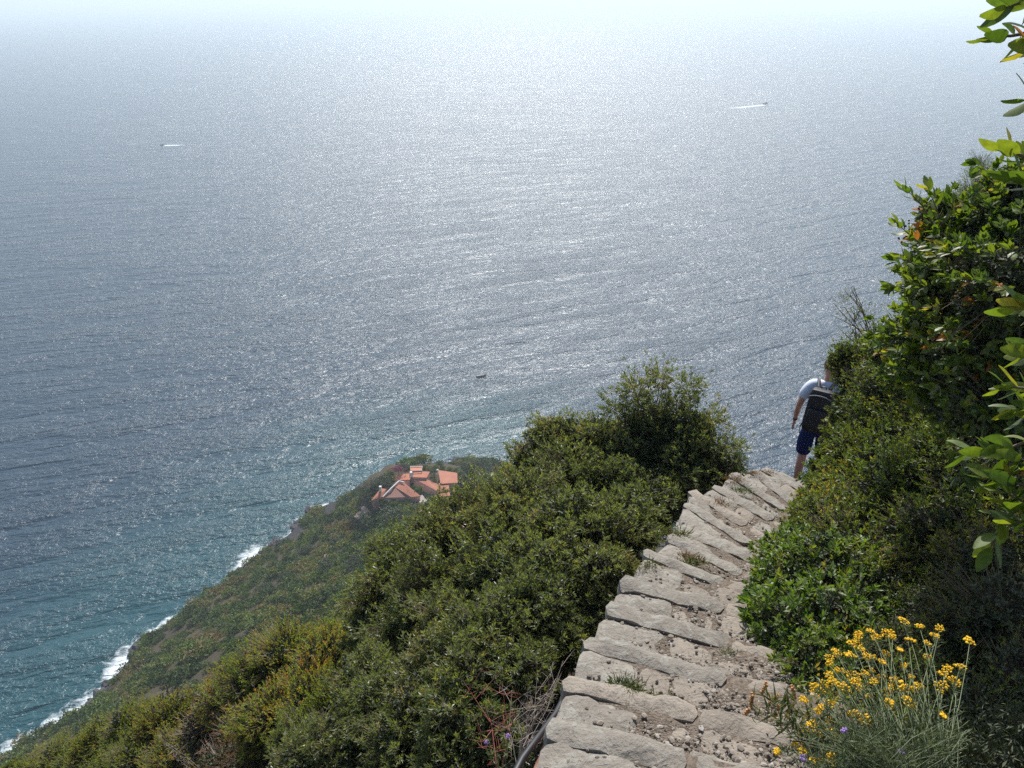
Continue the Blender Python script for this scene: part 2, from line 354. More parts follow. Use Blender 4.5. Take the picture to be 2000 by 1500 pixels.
# ------------------------------------------------------------------ stone steps
def stone_mat(name, c1, c2, lich=0.5, moss=(0.30, 0.31, 0.27)):
    m, nt, P, O = new_mat(name)
    geo = N(nt, 'ShaderNodeNewGeometry'); pos = geo.outputs['Position']
    oi = N(nt, 'ShaderNodeObjectInfo').outputs['Random']
    n1 = noise_tex(nt, pos, 5.0, 6, 0.65); n2 = noise_tex(nt, pos, 55.0, 6, 0.75); n3 = noise_tex(nt, pos, 190.0, 4, 0.7); n4 = noise_tex(nt, pos, 14.0, 5, 0.7, 0.6)
    c = mixc(nt, math_(nt, 'ADD', math_(nt, 'MULTIPLY', n1, 0.7), math_(nt, 'MULTIPLY', oi, 0.35)), c1, c2)
    lf = N(nt, 'ShaderNodeMapRange'); nt.links.new(n4, lf.inputs[0]); lf.inputs[1].default_value = 0.66 - 0.2 * lich; lf.inputs[2].default_value = 0.76 - 0.2 * lich
    c = mixc(nt, math_(nt, 'MULTIPLY', lf.outputs[0], 0.65), c, moss)
    dk = N(nt, 'ShaderNodeMapRange'); nt.links.new(n2, dk.inputs[0]); dk.inputs[1].default_value = 0.30; dk.inputs[2].default_value = 0.46; dk.inputs[3].default_value = 0.55; dk.inputs[4].default_value = 1.0
    c = mixc(nt, 1.0, c, dk.outputs[0], 'MULTIPLY')
    lt = N(nt, 'ShaderNodeMapRange'); nt.links.new(n3, lt.inputs[0]); lt.inputs[1].default_value = 0.60; lt.inputs[2].default_value = 0.75
    c = mixc(nt, math_(nt, 'MULTIPLY', lt.outputs[0], 0.30), c, (0.48, 0.46, 0.41))
    nt.links.new(c, P.inputs['Base Color']); P.inputs['Roughness'].default_value = 0.88; P.inputs['Specular IOR Level'].default_value = 0.25
    vo = N(nt, 'ShaderNodeTexVoronoi', feature='DISTANCE_TO_EDGE'); vo.inputs['Scale'].default_value = 3.2
    dv = N(nt, 'ShaderNodeVectorMath', operation='ADD'); nc = N(nt, 'ShaderNodeTexNoise'); nc.inputs['Scale'].default_value = 9.0; nt.links.new(pos, nc.inputs['Vector'])
    sc_ = N(nt, 'ShaderNodeVectorMath', operation='SCALE'); sc_.inputs[3].default_value = 0.16; nt.links.new(nc.outputs['Color'], sc_.inputs[0]); nt.links.new(pos, dv.inputs[0]); nt.links.new(sc_.outputs[0], dv.inputs[1]); nt.links.new(dv.outputs[0], vo.inputs['Vector'])
    ck = N(nt, 'ShaderNodeMapRange'); nt.links.new(vo.outputs['Distance'], ck.inputs[0]); ck.inputs[1].default_value = 0.0; ck.inputs[2].default_value = 0.035
    cm = mixc(nt, math_(nt, 'MULTIPLY', math_(nt, 'SUBTRACT', 1.0, ck.outputs[0]), math_(nt, 'MULTIPLY', n4, 0.30)), c, (0.09, 0.075, 0.06)); nt.links.new(cm, P.inputs['Base Color'])
    b = bump(nt, n1, 0.8, 0.03); b = bump(nt, n4, 0.8, 0.022, b); b = bump(nt, ck.outputs[0], 0.25, 0.004, b); b = bump(nt, n2, 0.8, 0.0045, b)
    nt.links.new(b, P.inputs['Normal'])
    return m
M_STONE = stone_mat('sandstone', (0.17, 0.145, 0.115), (0.31, 0.27, 0.22), 0.3, (0.28, 0.26, 0.22))
M_STONEG = stone_mat('lichen_stone', (0.16, 0.142, 0.118), (0.27, 0.245, 0.205), 0.8, (0.295, 0.285, 0.245))
m, nt, P, O = new_mat('packed_dirt')
pos = N(nt, 'ShaderNodeNewGeometry').outputs['Position']
n1 = noise_tex(nt, pos, 4.0, 5); n2 = noise_tex(nt, pos, 70.0, 6, 0.8); vo = N(nt, 'ShaderNodeTexVoronoi'); vo.inputs['Scale'].default_value = 85; nt.links.new(pos, vo.inputs['Vector'])
c = mixc(nt, n1, (0.12, 0.092, 0.068), (0.215, 0.172, 0.132)); c = mixc(nt, math_(nt, 'MULTIPLY', n2, 0.6), c, (0.10, 0.08, 0.065))
nt.links.new(c, P.inputs['Base Color']); P.inputs['Roughness'].default_value = 0.95; P.inputs['Specular IOR Level'].default_value = 0.15
b = bump(nt, n1, 0.8, 0.03); b = bump(nt, vo.outputs['Distance'], 0.9, 0.010, b); nt.links.new(bump(nt, n2, 0.9, 0.010, b), P.inputs['Normal'])
v2 = N(nt, 'ShaderNodeTexVoronoi'); v2.inputs['Scale'].default_value = 60; nt.links.new(pos, v2.inputs['Vector']); nt.links.new(mixc(nt, 0.45, c, mixc(nt, v2.outputs['Color'], (0.08, 0.065, 0.05), (0.30, 0.25, 0.20))), P.inputs['Base Color'])
M_DIRT = m

def slab_mesh(name, corners, zt, thick, mat, seed, rough=0.008, nu=7, nv=4, rnd=0.12, tilt=(0, 0)):
    """rough hewn stone: corners = 4 plan points (ccw), displaced top grid and skirt sides; returns mesh, centre"""
    c = np.array(corners, float); cen = c.mean(0)
    us = np.linspace(0, 1, nu); vs = np.linspace(0, 1, nv); U_, V_ = np.meshgrid(us, vs)
    P4 = ((1 - U_) * (1 - V_))[..., None] * c[0] + (U_ * (1 - V_))[..., None] * c[1] + (U_ * V_)[..., None] * c[2] + ((1 - U_) * V_)[..., None] * c[3]
    sc = np.linalg.norm(c[2] - c[0])
    e = np.minimum(np.minimum(U_, 1 - U_) * (nu - 1), np.minimum(V_, 1 - V_) * (nv - 1)); edge = e < 0.5
    corner = ((U_ < .01) | (U_ > .99)) & ((V_ < .01) | (V_ > .99))
    wob = np.stack([vnoise2(P4[..., 0] * 9, P4[..., 1] * 9, seed), vnoise2(P4[..., 0] * 9, P4[..., 1] * 9, seed + 7)], -1) - 0.5
    P4 = P4 + wob * (0.034 * min(sc, 0.5))
    P4 = np.where(corner[..., None], P4 + (cen - P4) * rnd, P4)
    z = zt + (fbm2(P4[..., 0] * 13, P4[..., 1] * 13, 3, seed) - 0.45) * rough * 3.2 - np.where(edge, rough * (0.4 + 1.3 * vnoise2(P4[..., 0] * 22, P4[..., 1] * 22, seed + 3)), 0)
    rel = P4 - cen; z = z + rel[..., 0] * tilt[0] + rel[..., 1] * tilt[1]
    V = np.concatenate([np.concatenate([rel, (z)[..., None]], -1).reshape(-1, 3)])
    ii = np.arange(nu * nv).reshape(nv, nu)
    Qd = np.stack([ii[:-1, :-1], ii[:-1, 1:], ii[1:, 1:], ii[1:, :-1]], -1).reshape(-1, 4)
    loop = np.concatenate([ii[0, :-1], ii[:-1, -1], ii[-1, :0:-1], ii[:0:-1, 0]])
    r1 = V[loop].copy(); r1[:, :2] *= 1.0 + 0.008; r1[:, 2] -= thick * 0.35
    r1[:, :2] += (np.stack([vnoise2(r1[:, 0] * 20 + seed, r1[:, 1] * 20, 1), vnoise2(r1[:, 0] * 20, r1[:, 1] * 20 + seed, 2)], -1) - 0.5) * 0.02
    r2 = r1.copy(); r2[:, 2] = V[loop][:, 2] - thick; r2[:, :2] *= 0.97
    n0 = len(V); L = len(loop); V = np.concatenate([V, r1, r2]); k = np.arange(L); kn = (k + 1) % L
    S1 = np.stack([loop[k], n0 + k, n0 + kn, loop[kn]], -1); S2 = np.stack([n0 + k, n0 + L + k, n0 + L + kn, n0 + kn], -1)
    V[:, 2] -= zt
    me = mesh_np(name, V, np.concatenate([Qd, S1, S2]), mat, smooth=True)
    try: me.set_sharp_from_angle(angle=R_(48))
    except Exception: pass
    return me, (cen[0], cen[1], zt)

# dirt bed of the path (one stepped sheet)
bedV = []; bedQ = []; K = 14
def bed_row(l, r, z, seed):
    base = len(bedV)
    for j in range(K + 1):
        t = 0.05 + j / K * 1.06; p = l * (1 - t) + r * t
        zz = z + (float(fbm2(np.array(p[0] * 9.0), np.array(p[1] * 9.0), 3, 2)) - 0.45) * 0.035
        if j == 0: zz -= 0.02
        bedV.append((p[0], p[1], zz))
    return base
rows = []
for i in range(len(STN) - 1):
    l0, r0, z0 = STN[i]; l1, r1, z1 = STN[i + 1]
    fw = norm((l1 + r1) / 2 - (l0 + r0) / 2) * 0.10
    z = z1 - 0.022
    for t in (0.0, 0.33, 0.66, 1.0):
        rows.append(bed_row((l0 + fw) * (1 - t) + (l1 + fw * 0.9) * t, (r0 + fw) * (1 - t) + (r1 + fw * 0.9) * t, z + 0.03 * (1 - t), i))
for a0, b0 in zip(rows[:-1], rows[1:]):
    for j in range(K): bedQ.append((a0 + j, a0 + j + 1, b0 + j + 1, b0 + j))
path = link('footpath', mesh_np('footpath', np.array(bedV), np.array(bedQ), M_DIRT, smooth=True)); tag(path, kind='structure')

nst = [0]
def stone(corners, zt, thick, mat=None, **kw):
    nst[0] += 1
    mat = mat or (M_STONE if random.random() < 0.8 else M_STONEG)
    me, loc = slab_mesh('stone', corners, zt, thick, mat, 11 * nst[0], **kw)
    return link('stone', me, path, loc)
def lerp(a, b, t): return a * (1 - t) + b * t
for i, (l, r, z) in enumerate(STN):
    if i < 4: continue
    d = norm(r - l); W = np.linalg.norm(r - l); f = np.array([-d[1], d[0]])
    rs = random.Random(100 + i)
    # edging stones, standing proud of the tread behind them
    cuts = [0.0, rs.uniform(0.45, 0.6), rs.uniform(0.76, 0.92), 1.12]
    if rs.random() < 0.45: cuts = [0.0, rs.uniform(0.5, 0.62), 1.12]
    for k in range(len(cuts) - 1):
        t0, t1 = cuts[k] + 0.003, cuts[k + 1] - 0.005; dep = rs.uniform(0.09, 0.125); o0, o1 = rs.uniform(-.012, .012), rs.uniform(-.015, .015)
        a0 = l + d * (W * t0) + f * o0; a1 = l + d * (W * t1) + f * o1
        if k == 0: a0 = a0 - d * rs.uniform(0.0, 0.025)
        drop = [0.0, 0.012, 0.03][min(k, 2)] + rs.uniform(0, 0.012)
        stone([a0, a1, a1 + f * dep, a0 + f * dep], z + 0.012 - drop, 0.17, M_STONEG if (k == 0 and rs.random() < .75) else None, rough=0.014, nu=13, nv=3, rnd=0.06)
    # tread fill
    if i + 1 < len(STN) and i < 24:
        l1, r1, z1 = STN[i + 1]
        near0, near1 = l + f * 0.11, r + f * 0.11
        tz = z1 - 0.012
        u = 0.0; first = True; two = np.linalg.norm((l1 + r1 - l - r) / 2) > .36
        while u < 1.02:
            wd = rs.uniform(0.24, 0.36) if first else rs.uniform(0.10, 0.26)
            u2 = min(u + wd, 1.05)
            q0, q1 = lerp(near0, near1, u + .003), lerp(near0, near1, u2 - .006); q3, q2 = lerp(l1, r1, u + .003), lerp(l1, r1, u2 - .006)
            q3 = q3 - (q3 - q0) * 0.02; q2 = q2 - (q2 - q1) * 0.02
            if first:
                stone([q0, q1, q2, q3], tz + 0.018, 0.16, M_STONEG, rough=0.016, nu=7, nv=7, rnd=0.09)
            elif rs.random() < 0.95:
                s0 = rs.uniform(0, 0.25) if rs.random() < 0.4 else 0; s1 = rs.uniform(0.75, 1.0) if rs.random() < 0.45 else 1.0
                if s1 - s0 < .45: s0 = 0
                p0, p3 = lerp(q0, q3, s0), lerp(q0, q3, s1); p1, p2 = lerp(q1, q2, min(.9, s0 + rs.uniform(0, .12))), lerp(q1, q2, max(.2, s1 - rs.uniform(0, .15)))
                stone([p0, p1, p2, p3], tz + rs.uniform(0.002, 0.020), 0.05, rough=0.011, nu=6, nv=5, rnd=0.14, tilt=(rs.uniform(-.04, .04), rs.uniform(-.04, .04)))
            first = False; u = u2
    # retaining wall blocks under the outer edge
    if i + 1 < len(STN) and i < 24:
        l1 = STN[i + 1][0]; e = norm(l1 - l); n_ = np.array([-e[1], e[0]])
        for cidx in range(4):
            hh = 0.19; zt = STN[i + 1][2] - 0.11 - cidx * hh; js = 0.12 * ((cidx % 2) - .5)
            a0 = l + e * (0.01 + js) + n_ * (0.02 + 0.03 * cidx); a1 = l1 + e * (js - .01) + n_ * (0.02 + 0.03 * cidx)
            me, loc = slab_mesh('wall_stone', [a0, a0 - n_ * 0.3, a1 - n_ * 0.3, a1][::-1], zt, hh * 0.94, M_STONEG, 31 * i + cidx, rough=0.012, nu=4, nv=4, rnd=0.05)
            link('wall_stone', me, path, loc)

# loose gravel lying on the path
ico = bmesh.new(); bmesh.ops.create_icosphere(ico, subdivisions=1, radius=1.0)
IV = np.array([v.co[:] for v in ico.verts]); IF = np.array([[v.index for v in f.verts] for f in ico.faces]); ico.free()
def scatter_pebbles(name, P_, S_, mat, flat=0.55):
    n = len(P_); rr = RNG.random((n, 1, 3)) * 0.7 + 0.65; jit = 1 + (RNG.random((n, len(IV), 1)) - 0.5) * 0.5
    A = RNG.random(n) * 6.28; ca, sa = np.cos(A)[:, None], np.sin(A)[:, None]
    V = IV[None] * rr * jit * S_[:, None, None]; V[..., 2] *= flat
    X = V[..., 0] * ca - V[..., 1] * sa; Y = V[..., 0] * sa + V[..., 1] * ca
    V = np.stack([X, Y, V[..., 2]], -1) + P_[:, None, :]
    F = (IF[None] + (np.arange(n) * len(IV))[:, None, None]).reshape(-1, 3)
    return mesh_np(name, V.reshape(-1, 3), F, mat, rnd=np.repeat(RNG.random(n), len(IV)))
m, nt, P, O = new_mat('gravel')
rn = N(nt, 'ShaderNodeAttribute', attribute_name='rnd').outputs['Fac']
nt.links.new(ramp(nt, rn, [(0, (0.135, 0.115, 0.095)), (0.4, (0.20, 0.17, 0.135)), (0.8, (0.25, 0.215, 0.175)), (1, (0.33, 0.31, 0.28))]), P.inputs['Base Color']); P.inputs['Roughness'].default_value = 0.9
M_GRAVEL = m
pp = []; ps = []
for i in range(4, 24):
    l, r, z = STN[i]; l1, r1, z1 = STN[i + 1]; f = norm((l1 + r1) - (l + r)) * 0.15
    n = 2200 if i < 14 else 900
    t = RNG.random(n) ** 0.6; clump = fbm2(t * 6 + i, t * 0 + i * 3.0, 2, 3)
    q = RNG.random(n) ** 1.6
    p = (l[None] * (1 - t[:, None]) + r[None] * t[:, None] + f) * (1 - q[:, None]) + (l1[None] * (1 - t[:, None]) + r1[None] * t[:, None]) * q[:, None]
    s = 0.0026 + 0.0115 * RNG.random(n) ** 3.2
    up_ = np.where(RNG.random(n) < 0.22, 0.016, 0.0)
    bz = z1 - 0.022 + 0.03 * (1 - q) + (fbm2(p[:, 0] * 9.0, p[:, 1] * 9.0, 3, 2) - 0.45) * 0.035
    for a_, s_, z_ in zip(p, s, bz + up_): pp.append((a_[0], a_[1], z_ + s_ * 0.30)); ps.append(s_)
tag(link('gravel', scatter_pebbles('gravel', np.array(pp), np.array(ps), M_GRAVEL)), kind='stuff')

# ------------------------------------------------------------------ foliage generators
def quat_frames(d, up):
    x = norm(np.cross(up, d)); z = np.cross(d, x); return x, z
def scatter_leaves(pos, d, nrm, ln, wd, tpl):
    """tpl: (verts(k,3) with x across, y along, z normal ; tris)"""
    tv, tf = tpl; x, z = quat_frames(d, nrm); n = len(pos); k = len(tv)
    V = pos[:, None, :] + x[:, None, :] * (tv[None, :, 0:1] * wd[:, None, None]) + d[:, None, :] * (tv[None, :, 1:2] * ln[:, None, None]) + z[:, None, :] * (tv[None, :, 2:3] * ln[:, None, None])
    F = (tf[None] + (np.arange(n) * k)[:, None, None]).reshape(-1, 3)
    return V.reshape(-1, 3), F
T2 = (np.array([(0, 0, 0), (-.5, .45, .06), (0, 1, -.04), (.5, .45, .06)]), np.array([(0, 3, 2), (0, 2, 1)]))
T6 = (np.array([(0, 0, 0), (-.42, .3, .05), (-.40, .68, .05), (0, 1, -.06), (.40, .68, .05), (.42, .3, .05), (0, .5, 0)]),
      np.array([(0, 6, 1), (1, 6, 2), (2, 6, 3), (0, 5, 6), (5, 4, 6), (4, 3, 6)]))
def tubes(P0, P1, r0, r1):
    """three sided thin twigs from P0 to P1"""
    d = norm(P1 - P0); a = norm(np.cross(d, np.array([0.3, 0.2, 0.93]))); b = np.cross(d, a); V = []
    for k in range(3):
        c, s = math.cos(k * 2.094), math.sin(k * 2.094); V.append(P0 + (a * c + b * s) * r0[:, None])
    for k in range(3):
        c, s = math.cos(k * 2.094), math.sin(k * 2.094); V.append(P1 + (a * c + b * s) * r1[:, None])
    V = np.stack(V, 1); n = len(P0)
    t = np.array([(0, 1, 4), (0, 4, 3), (1, 2, 5), (1, 5, 4), (2, 0, 3), (2, 3, 5)])
    return V.reshape(-1, 3), (t[None] + (np.arange(n) * 6)[:, None, None]).reshape(-1, 3)
def clump(name, R, ntwig, nleaf, ln, wd, mat, twigmat=None, tpl=T2, spread=(15, 75), upb=0.35, shell=0.5, seed=0, tipw=0.25, lump=0.35, rndc=(0.0, 1.0), tlen=0.09):
    g = np.random.default_rng(seed)
    u = norm(g.normal(size=(ntwig, 3)))
    lum = 1 + lump * (2 * np.array([mnoise.noise(Vector(tuple(q * 1.8 + seed))) for q in u]))
    rad = R * (shell + (1 - shell) * g.random(ntwig) ** 0.6) * lum
    tip = u * rad[:, None]
    td = norm(u + np.array([0, 0, upb]) + g.normal(size=(ntwig, 3)) * 0.35)
    n = ntwig * nleaf; ti = np.repeat(np.arange(ntwig), nleaf)
    s = g.random(n); pos = tip[ti] - td[ti] * (s * tlen)[:, None] * (R / 0.5)
    a = np.radians(spread[0] + (spread[1] - spread[0]) * (0.25 * g.random(n) + 0.75 * s)); perp = norm(np.cross(td[ti], g.normal(size=(n, 3))))
    d = norm(td[ti] * np.cos(a)[:, None] + perp * np.sin(a)[:, None] + g.normal(size=(n, 3)) * 0.12)
    nr = norm(td[ti] - d * (td[ti] * d).sum(1, keepdims=True) + g.normal(size=(n, 3)) * 0.35)
    L = ln * (0.65 + 0.6 * g.random(n)); Wd = wd * (0.7 + 0.6 * g.random(n))
    V, F = scatter_leaves(pos, d, nr, L, Wd, tpl)
    rv = rndc[0] + (rndc[1] - rndc[0]) * np.clip(0.25 + 0.55 * np.repeat(g.random(ntwig), nleaf) * 0.8 + 0.3 * g.random(n) + tipw * (0.5 - s) * 0.8, 0, 1)
    rv = np.repeat(rv, len(tpl[0])); mi = np.zeros(len(F), int)
    if twigmat is not None:
        base = tip * (0.25 + 0.3 * g.random((ntwig, 1))); V2, F2 = tubes(base, tip, np.full(ntwig, 0.0035 * R / 0.5), np.full(ntwig, 0.0016 * R / 0.5))
        F = np.concatenate([F, F2 + len(V)]); mi = np.concatenate([mi, np.ones(len(F2), int)]); rv = np.concatenate([rv, np.full(len(V2), 0.3)]); V = np.concatenate([V, V2])
    return mesh_np(name, V, F, [mat, twigmat] if twigmat else [mat], rnd=rv, midx=mi)

def family(R_list, ntwig, *a, seed=0, **kw):
    """same species at several clump radii with leaves of one size; twig count follows the surface"""
    return [(R, clump('leaf_clump', R, int(ntwig * (R / 0.5) ** 2 * (1.25 if R < .3 else 1)), *a, seed=seed + k, **kw)) for k, R in enumerate(R_list)]
RL = (0.58, 0.46, 0.46, 0.34, 0.24, 0.15)
PH = family(RL, 1150, 11, 0.056, 0.0150, M_PHIL, M_TWIG, T2, seed=1)
PHL = clump('leaf_clump', 0.28, 110, 10, 0.050, 0.0125, M_PHIL, M_TWIG, T2, seed=9, shell=0.25)          # open, airy
HE = family(RL[:5], 1500, 10, 0.042, 0.0115, M_HEATH, M_TWIG, T2, spread=(5, 50), upb=0.7, seed=20, tlen=0.12)
RU = family((0.5, 0.3), 600, 10, 0.034, 0.011, M_RUST, M_DEADTWIG, T2, spread=(10, 60), upb=0.5, seed=30, shell=0.3)
MA = family((0.3, 0.24, 0.15, 0.08), 1100, 10, 0.038, 0.017, M_MAST, M_TWIG, T6, spread=(15, 80), seed=40, upb=0.6)
MY = family((0.5, 0.42, 0.34, 0.24, 0.14, 0.08), 1500, 10, 0.032, 0.0105, M_MYRT, M_TWIG, T2, spread=(10, 65), upb=0.6, seed=50, tlen=0.13)
BU = family((0.3, 0.22, 0.15, 0.10), 520, 8, 0.050, 0.025, M_BUCK, M_TWIG, T6, spread=(10, 80), upb=0.5, seed=60, lump=.5)
JU = family((0.3, 0.2), 1400, 14, 0.016, 0.003, M_MYRT, M_TWIG, T2, spread=(20, 60), upb=0.8, seed=70, tlen=0.22, lump=0.5)
CORE = clump('inner_foliage', 0.5, 500, 9, 0.06, 0.035, M_CORE, M_BARK, T2, seed=22, shell=0.5)  # dark core: interior shade is in the leaf colour

def limb_mesh(name, paths, mat):
    """tapered limbs along polylines [(pts, r0, r1)]"""
    V = []; F = []
    for pts, r0, r1 in paths:
        pts = [Vector(p) for p in pts]; n = len(pts); base = len(V); S = 6
        for k, p in enumerate(pts):
            d = (pts[min(k + 1, n - 1)] - pts[max(k - 1, 0)]).normalized(); a = d.orthogonal().normalized(); b = d.cross(a); r = r0 + (r1 - r0) * k / (n - 1)
            for j in range(S):
                t = j / S * 6.283; V.append(p + (a * math.cos(t) + b * math.sin(t)) * r)
        for k in range(n - 1):
            for j in range(S):
                j2 = (j + 1) % S; F.append((base + k * S + j, base + k * S + j2, base + (k + 1) * S + j2, base + (k + 1) * S + j))
    return mesh_np(name, np.array([v[:] for v in V]), np.array(F), mat, smooth=True)

def shrub(name, label, cat, lobes, meshes, group=None, core=True, limbs=True, seed=0, zscale=0.9, coresc=0.72, limbmat=None):
    """lobes: list of (world point, radius). First finds the foot below the crown"""
    rs = random.Random(seed); cx = sum(l[0][0] * l[1] for l in lobes) / sum(l[1] for l in lobes); cyy = sum(l[0][1] * l[1] for l in lobes) / sum(l[1] for l in lobes)
    foot = Vector((cx, cyy, gz(cx, cyy) - 0.03))
    root = empty(name, foot); tag(root, label, cat, group)
    paths = []
    for p, r in lobes:
        p = Vector(p) - foot
        cand = sorted(meshes, key=lambda q: abs(q[0] - r) + rs.uniform(0, .05)); R0, me = cand[0]; s = r / R0; sc_ = r / 0.5
        o = link('leaf_clump', me, root, p, (rs.uniform(-.25, .25), rs.uniform(-.25, .25), rs.uniform(0, 6.28)), (s, s, s * zscale)); tag(o, kind='stuff')
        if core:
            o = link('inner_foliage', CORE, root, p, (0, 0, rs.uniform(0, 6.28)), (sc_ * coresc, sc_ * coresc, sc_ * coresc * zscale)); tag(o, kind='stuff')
        if limbs:
            mid = p * 0.5 + Vector((rs.uniform(-.2, .2), rs.uniform(-.2, .2), rs.uniform(-.1, .25))) * max(r, .3)
            st = Vector((rs.uniform(-.08, .08), rs.uniform(-.08, .08), -0.05))
            paths.append(([st, st * .5 + mid * .5 + Vector((0, 0, 0.05)), mid, mid * .45 + p * .55, p], 0.022 + 0.02 * r, 0.008))
            for q in range(3):
                e = p + Vector((rs.uniform(-1, 1), rs.uniform(-1, 1), rs.uniform(-.3, 1))) * r * 0.8
                paths.append(([mid * .3 + p * .7, (p + e) * .5 + Vector((rs.uniform(-.1, .1),) * 3) * r, e], 0.010, 0.003))
    if paths: link('stem', limb_mesh('stem', paths, limbmat or M_BARK), root)
    return root
def L(px, py, dep, r): return (tuple(at(px, py, dep)), r)

# ---- shrubs below the steps, left of the path
phil = 'shrubs growing below the outer edge of the steps'
shrub('olive_shrub', 'open-topped olive green shrub rising highest against the sea', 'shrub',
      [L(1235, 905, 9.4, .50), L(1330, 905, 9.2, .46), L(1390, 930, 9.0, .38), L(1270, 840, 9.4, .40), L(1345, 850, 9.2, .36), L(1180, 870, 9.6, .46), L(1260, 980, 8.8, .5), L(1330, 960, 8.9, .35), L(1120, 870, 9.8, .44), L(1060, 900, 9.8, .48), L(1030, 960, 9.6, .5), L(1130, 950, 9.2, .55), L(1075, 850, 9.9, .30), L(1200, 960, 9.0, .50)], PH, phil, seed=1)
shrub('olive_shrub', 'grey green shrub with a rounded crown below the tall open one', 'shrub',
      [L(1100, 1040, 8.0, .52), L(1010, 1020, 8.6, .55), L(1190, 1050, 7.9, .42), L(930, 1040, 9.2, .55), L(1080, 1120, 7.4, .45), L(1160, 1120, 7.3, .34), L(1000, 1110, 7.9, .50), L(1225, 1010, 8.2, .36), L(900, 1020, 9.6, .42), L(1250, 1045, 7.9, .20), L(1135, 1215, 7.0, .24), L(1165, 1170, 7.2, .22), L(1110, 1260, 6.7, .20), L(1200, 1110, 7.5, .22)], PH, phil, seed=2)
shrub('olive_shrub', 'broad dull green shrub in front of the dark hillside trees', 'shrub',
      [L(860, 1080, 9.2, .55), L(790, 1110, 9.6, .50), L(760, 1170, 9.2, .50), L(850, 1170, 8.5, .55), L(940, 1130, 8.3, .50), L(900, 1230, 7.8, .50), L(810, 1250, 8.4, .50), L(740, 1240, 9.0, .45), L(840, 1050, 9.6, .34), L(765, 1080, 10, .3)], PH, phil, seed=3)
shrub('olive_shrub', 'shadowy leafy shrub against the wall beside the dead twigs', 'shrub',
      [L(1010, 1210, 6.8, .42), L(1060, 1180, 6.9, .33), L(950, 1260, 6.6, .42), L(1010, 1310, 6.2, .30), L(930, 1340, 6.2, .38), L(860, 1310, 6.8, .42), L(900, 1410, 6.0, .36), L(830, 1400, 6.4, .42), L(960, 1430, 5.8, .26)], PH, phil, seed=4)
shrub('olive_shrub', 'low mixed green shrub at the foot of the picture beside the thistle', 'shrub',
      [L(760, 1380, 7.0, .45), L(800, 1470, 6.3, .40), L(700, 1450, 7.0, .45), L(890, 1490, 5.8, .32), L(720, 1330, 7.8, .42), L(620, 1490, 7.2, .42)], PH, phil, seed=5)
shrub('heath_shrub', 'yellowish green heath shrub with dead grey twigs showing', 'shrub',
      [L(560, 1290, 11.0, .60), L(640, 1300, 10.0, .50), L(500, 1330, 11.0, .50), L(600, 1370, 9.5, .50), L(530, 1410, 9.5, .50), L(670, 1380, 8.8, .42), L(455, 1360, 11.5, .5), L(590, 1440, 8.5, .40), L(680, 1260, 10.2, .36)], HE, phil, seed=6)
shrub('heath_shrub', 'rusty brown and green shrub with many dry tips', 'shrub',
      [L(430, 1370, 12.0, .50), L(470, 1440, 10.5, .48), L(400, 1430, 12.0, .50), L(510, 1480, 9.5, .40), L(440, 1500, 10.0, .42)], HE[:1] + RU, phil, seed=7)
shrub('heath_shrub', 'bright yellow green heath shrub at the lower left before the surf', 'shrub',
      [L(330, 1410, 14.0, .65), L(260, 1430, 15.0, .65), L(350, 1480, 13.0, .6), L(270, 1490, 13.5, .6), L(390, 1390, 14, .45), L(210, 1440, 16, .55)], HE, phil, seed=8)
shrub('heath_shrub', 'outermost yellow green shrub in the lower left corner', 'shrub',
      [L(190, 1470, 16.0, .60), L(120, 1490, 17.0, .60), L(60, 1510, 18.0, .45), L(160, 1500, 16, .6), L(30, 1500, 19, .3), L(230, 1515, 14, .6)], HE, phil, seed=9)
# rusty sprays over the heath shrubs
# airy top sprays of the tall shrub
def sprays(name, label, cat, foot, tips, mesh, group=None, seed=0, mat=M_TWIG, r0=0.016, scl=1.0):
    rs = random.Random(seed); foot = Vector(foot); root = empty(name, foot); tag(root, label, cat, group); paths = []
    for (p, r) in tips:
        p = Vector(p) - foot; mid = p * 0.6 + Vector((rs.uniform(-.1, .1), rs.uniform(-.1, .1), 0.03)); paths.append(([Vector((0, 0, 0)), p * .25 + Vector((0, 0, .03)), mid, p], r0, 0.003))
        for q in range(5):
            e = p + Vector((rs.uniform(-1, 1), rs.uniform(-1, 1), rs.uniform(-.6, 1))) * r; b = mid.lerp(p, rs.uniform(0, .9)); paths.append(([b, b.lerp(e, .5) + Vector((rs.uniform(-.1, .1),) * 3) * r, e], 0.005, 0.0015))
        if mesh is not None:
            tag(link('leaf_clump', mesh, root, p, (0, 0, rs.uniform(0, 6)), (r / .28,) * 3), kind='stuff')
    link('stem', limb_mesh('stem', paths, mat), root); return root
sprays('olive_shrub', 'thin sunlit leafy sprays sticking up at the top of the shrubs', 'shrub', at(1290, 960, 9.2),
       [L(1240, 760, 9.3, .28), L(1290, 740, 9.3, .26), L(1345, 760, 9.2, .26), L(1390, 820, 9.1, .26), L(1200, 800, 9.4, .26), L(1425, 880, 8.9, .26), L(1440, 905, 8.8, .14), L(1320, 800, 9.2, .3), L(1260, 800, 9.3, .3), L(1370, 870, 9.0, .26)], PHL, phil, seed=10)

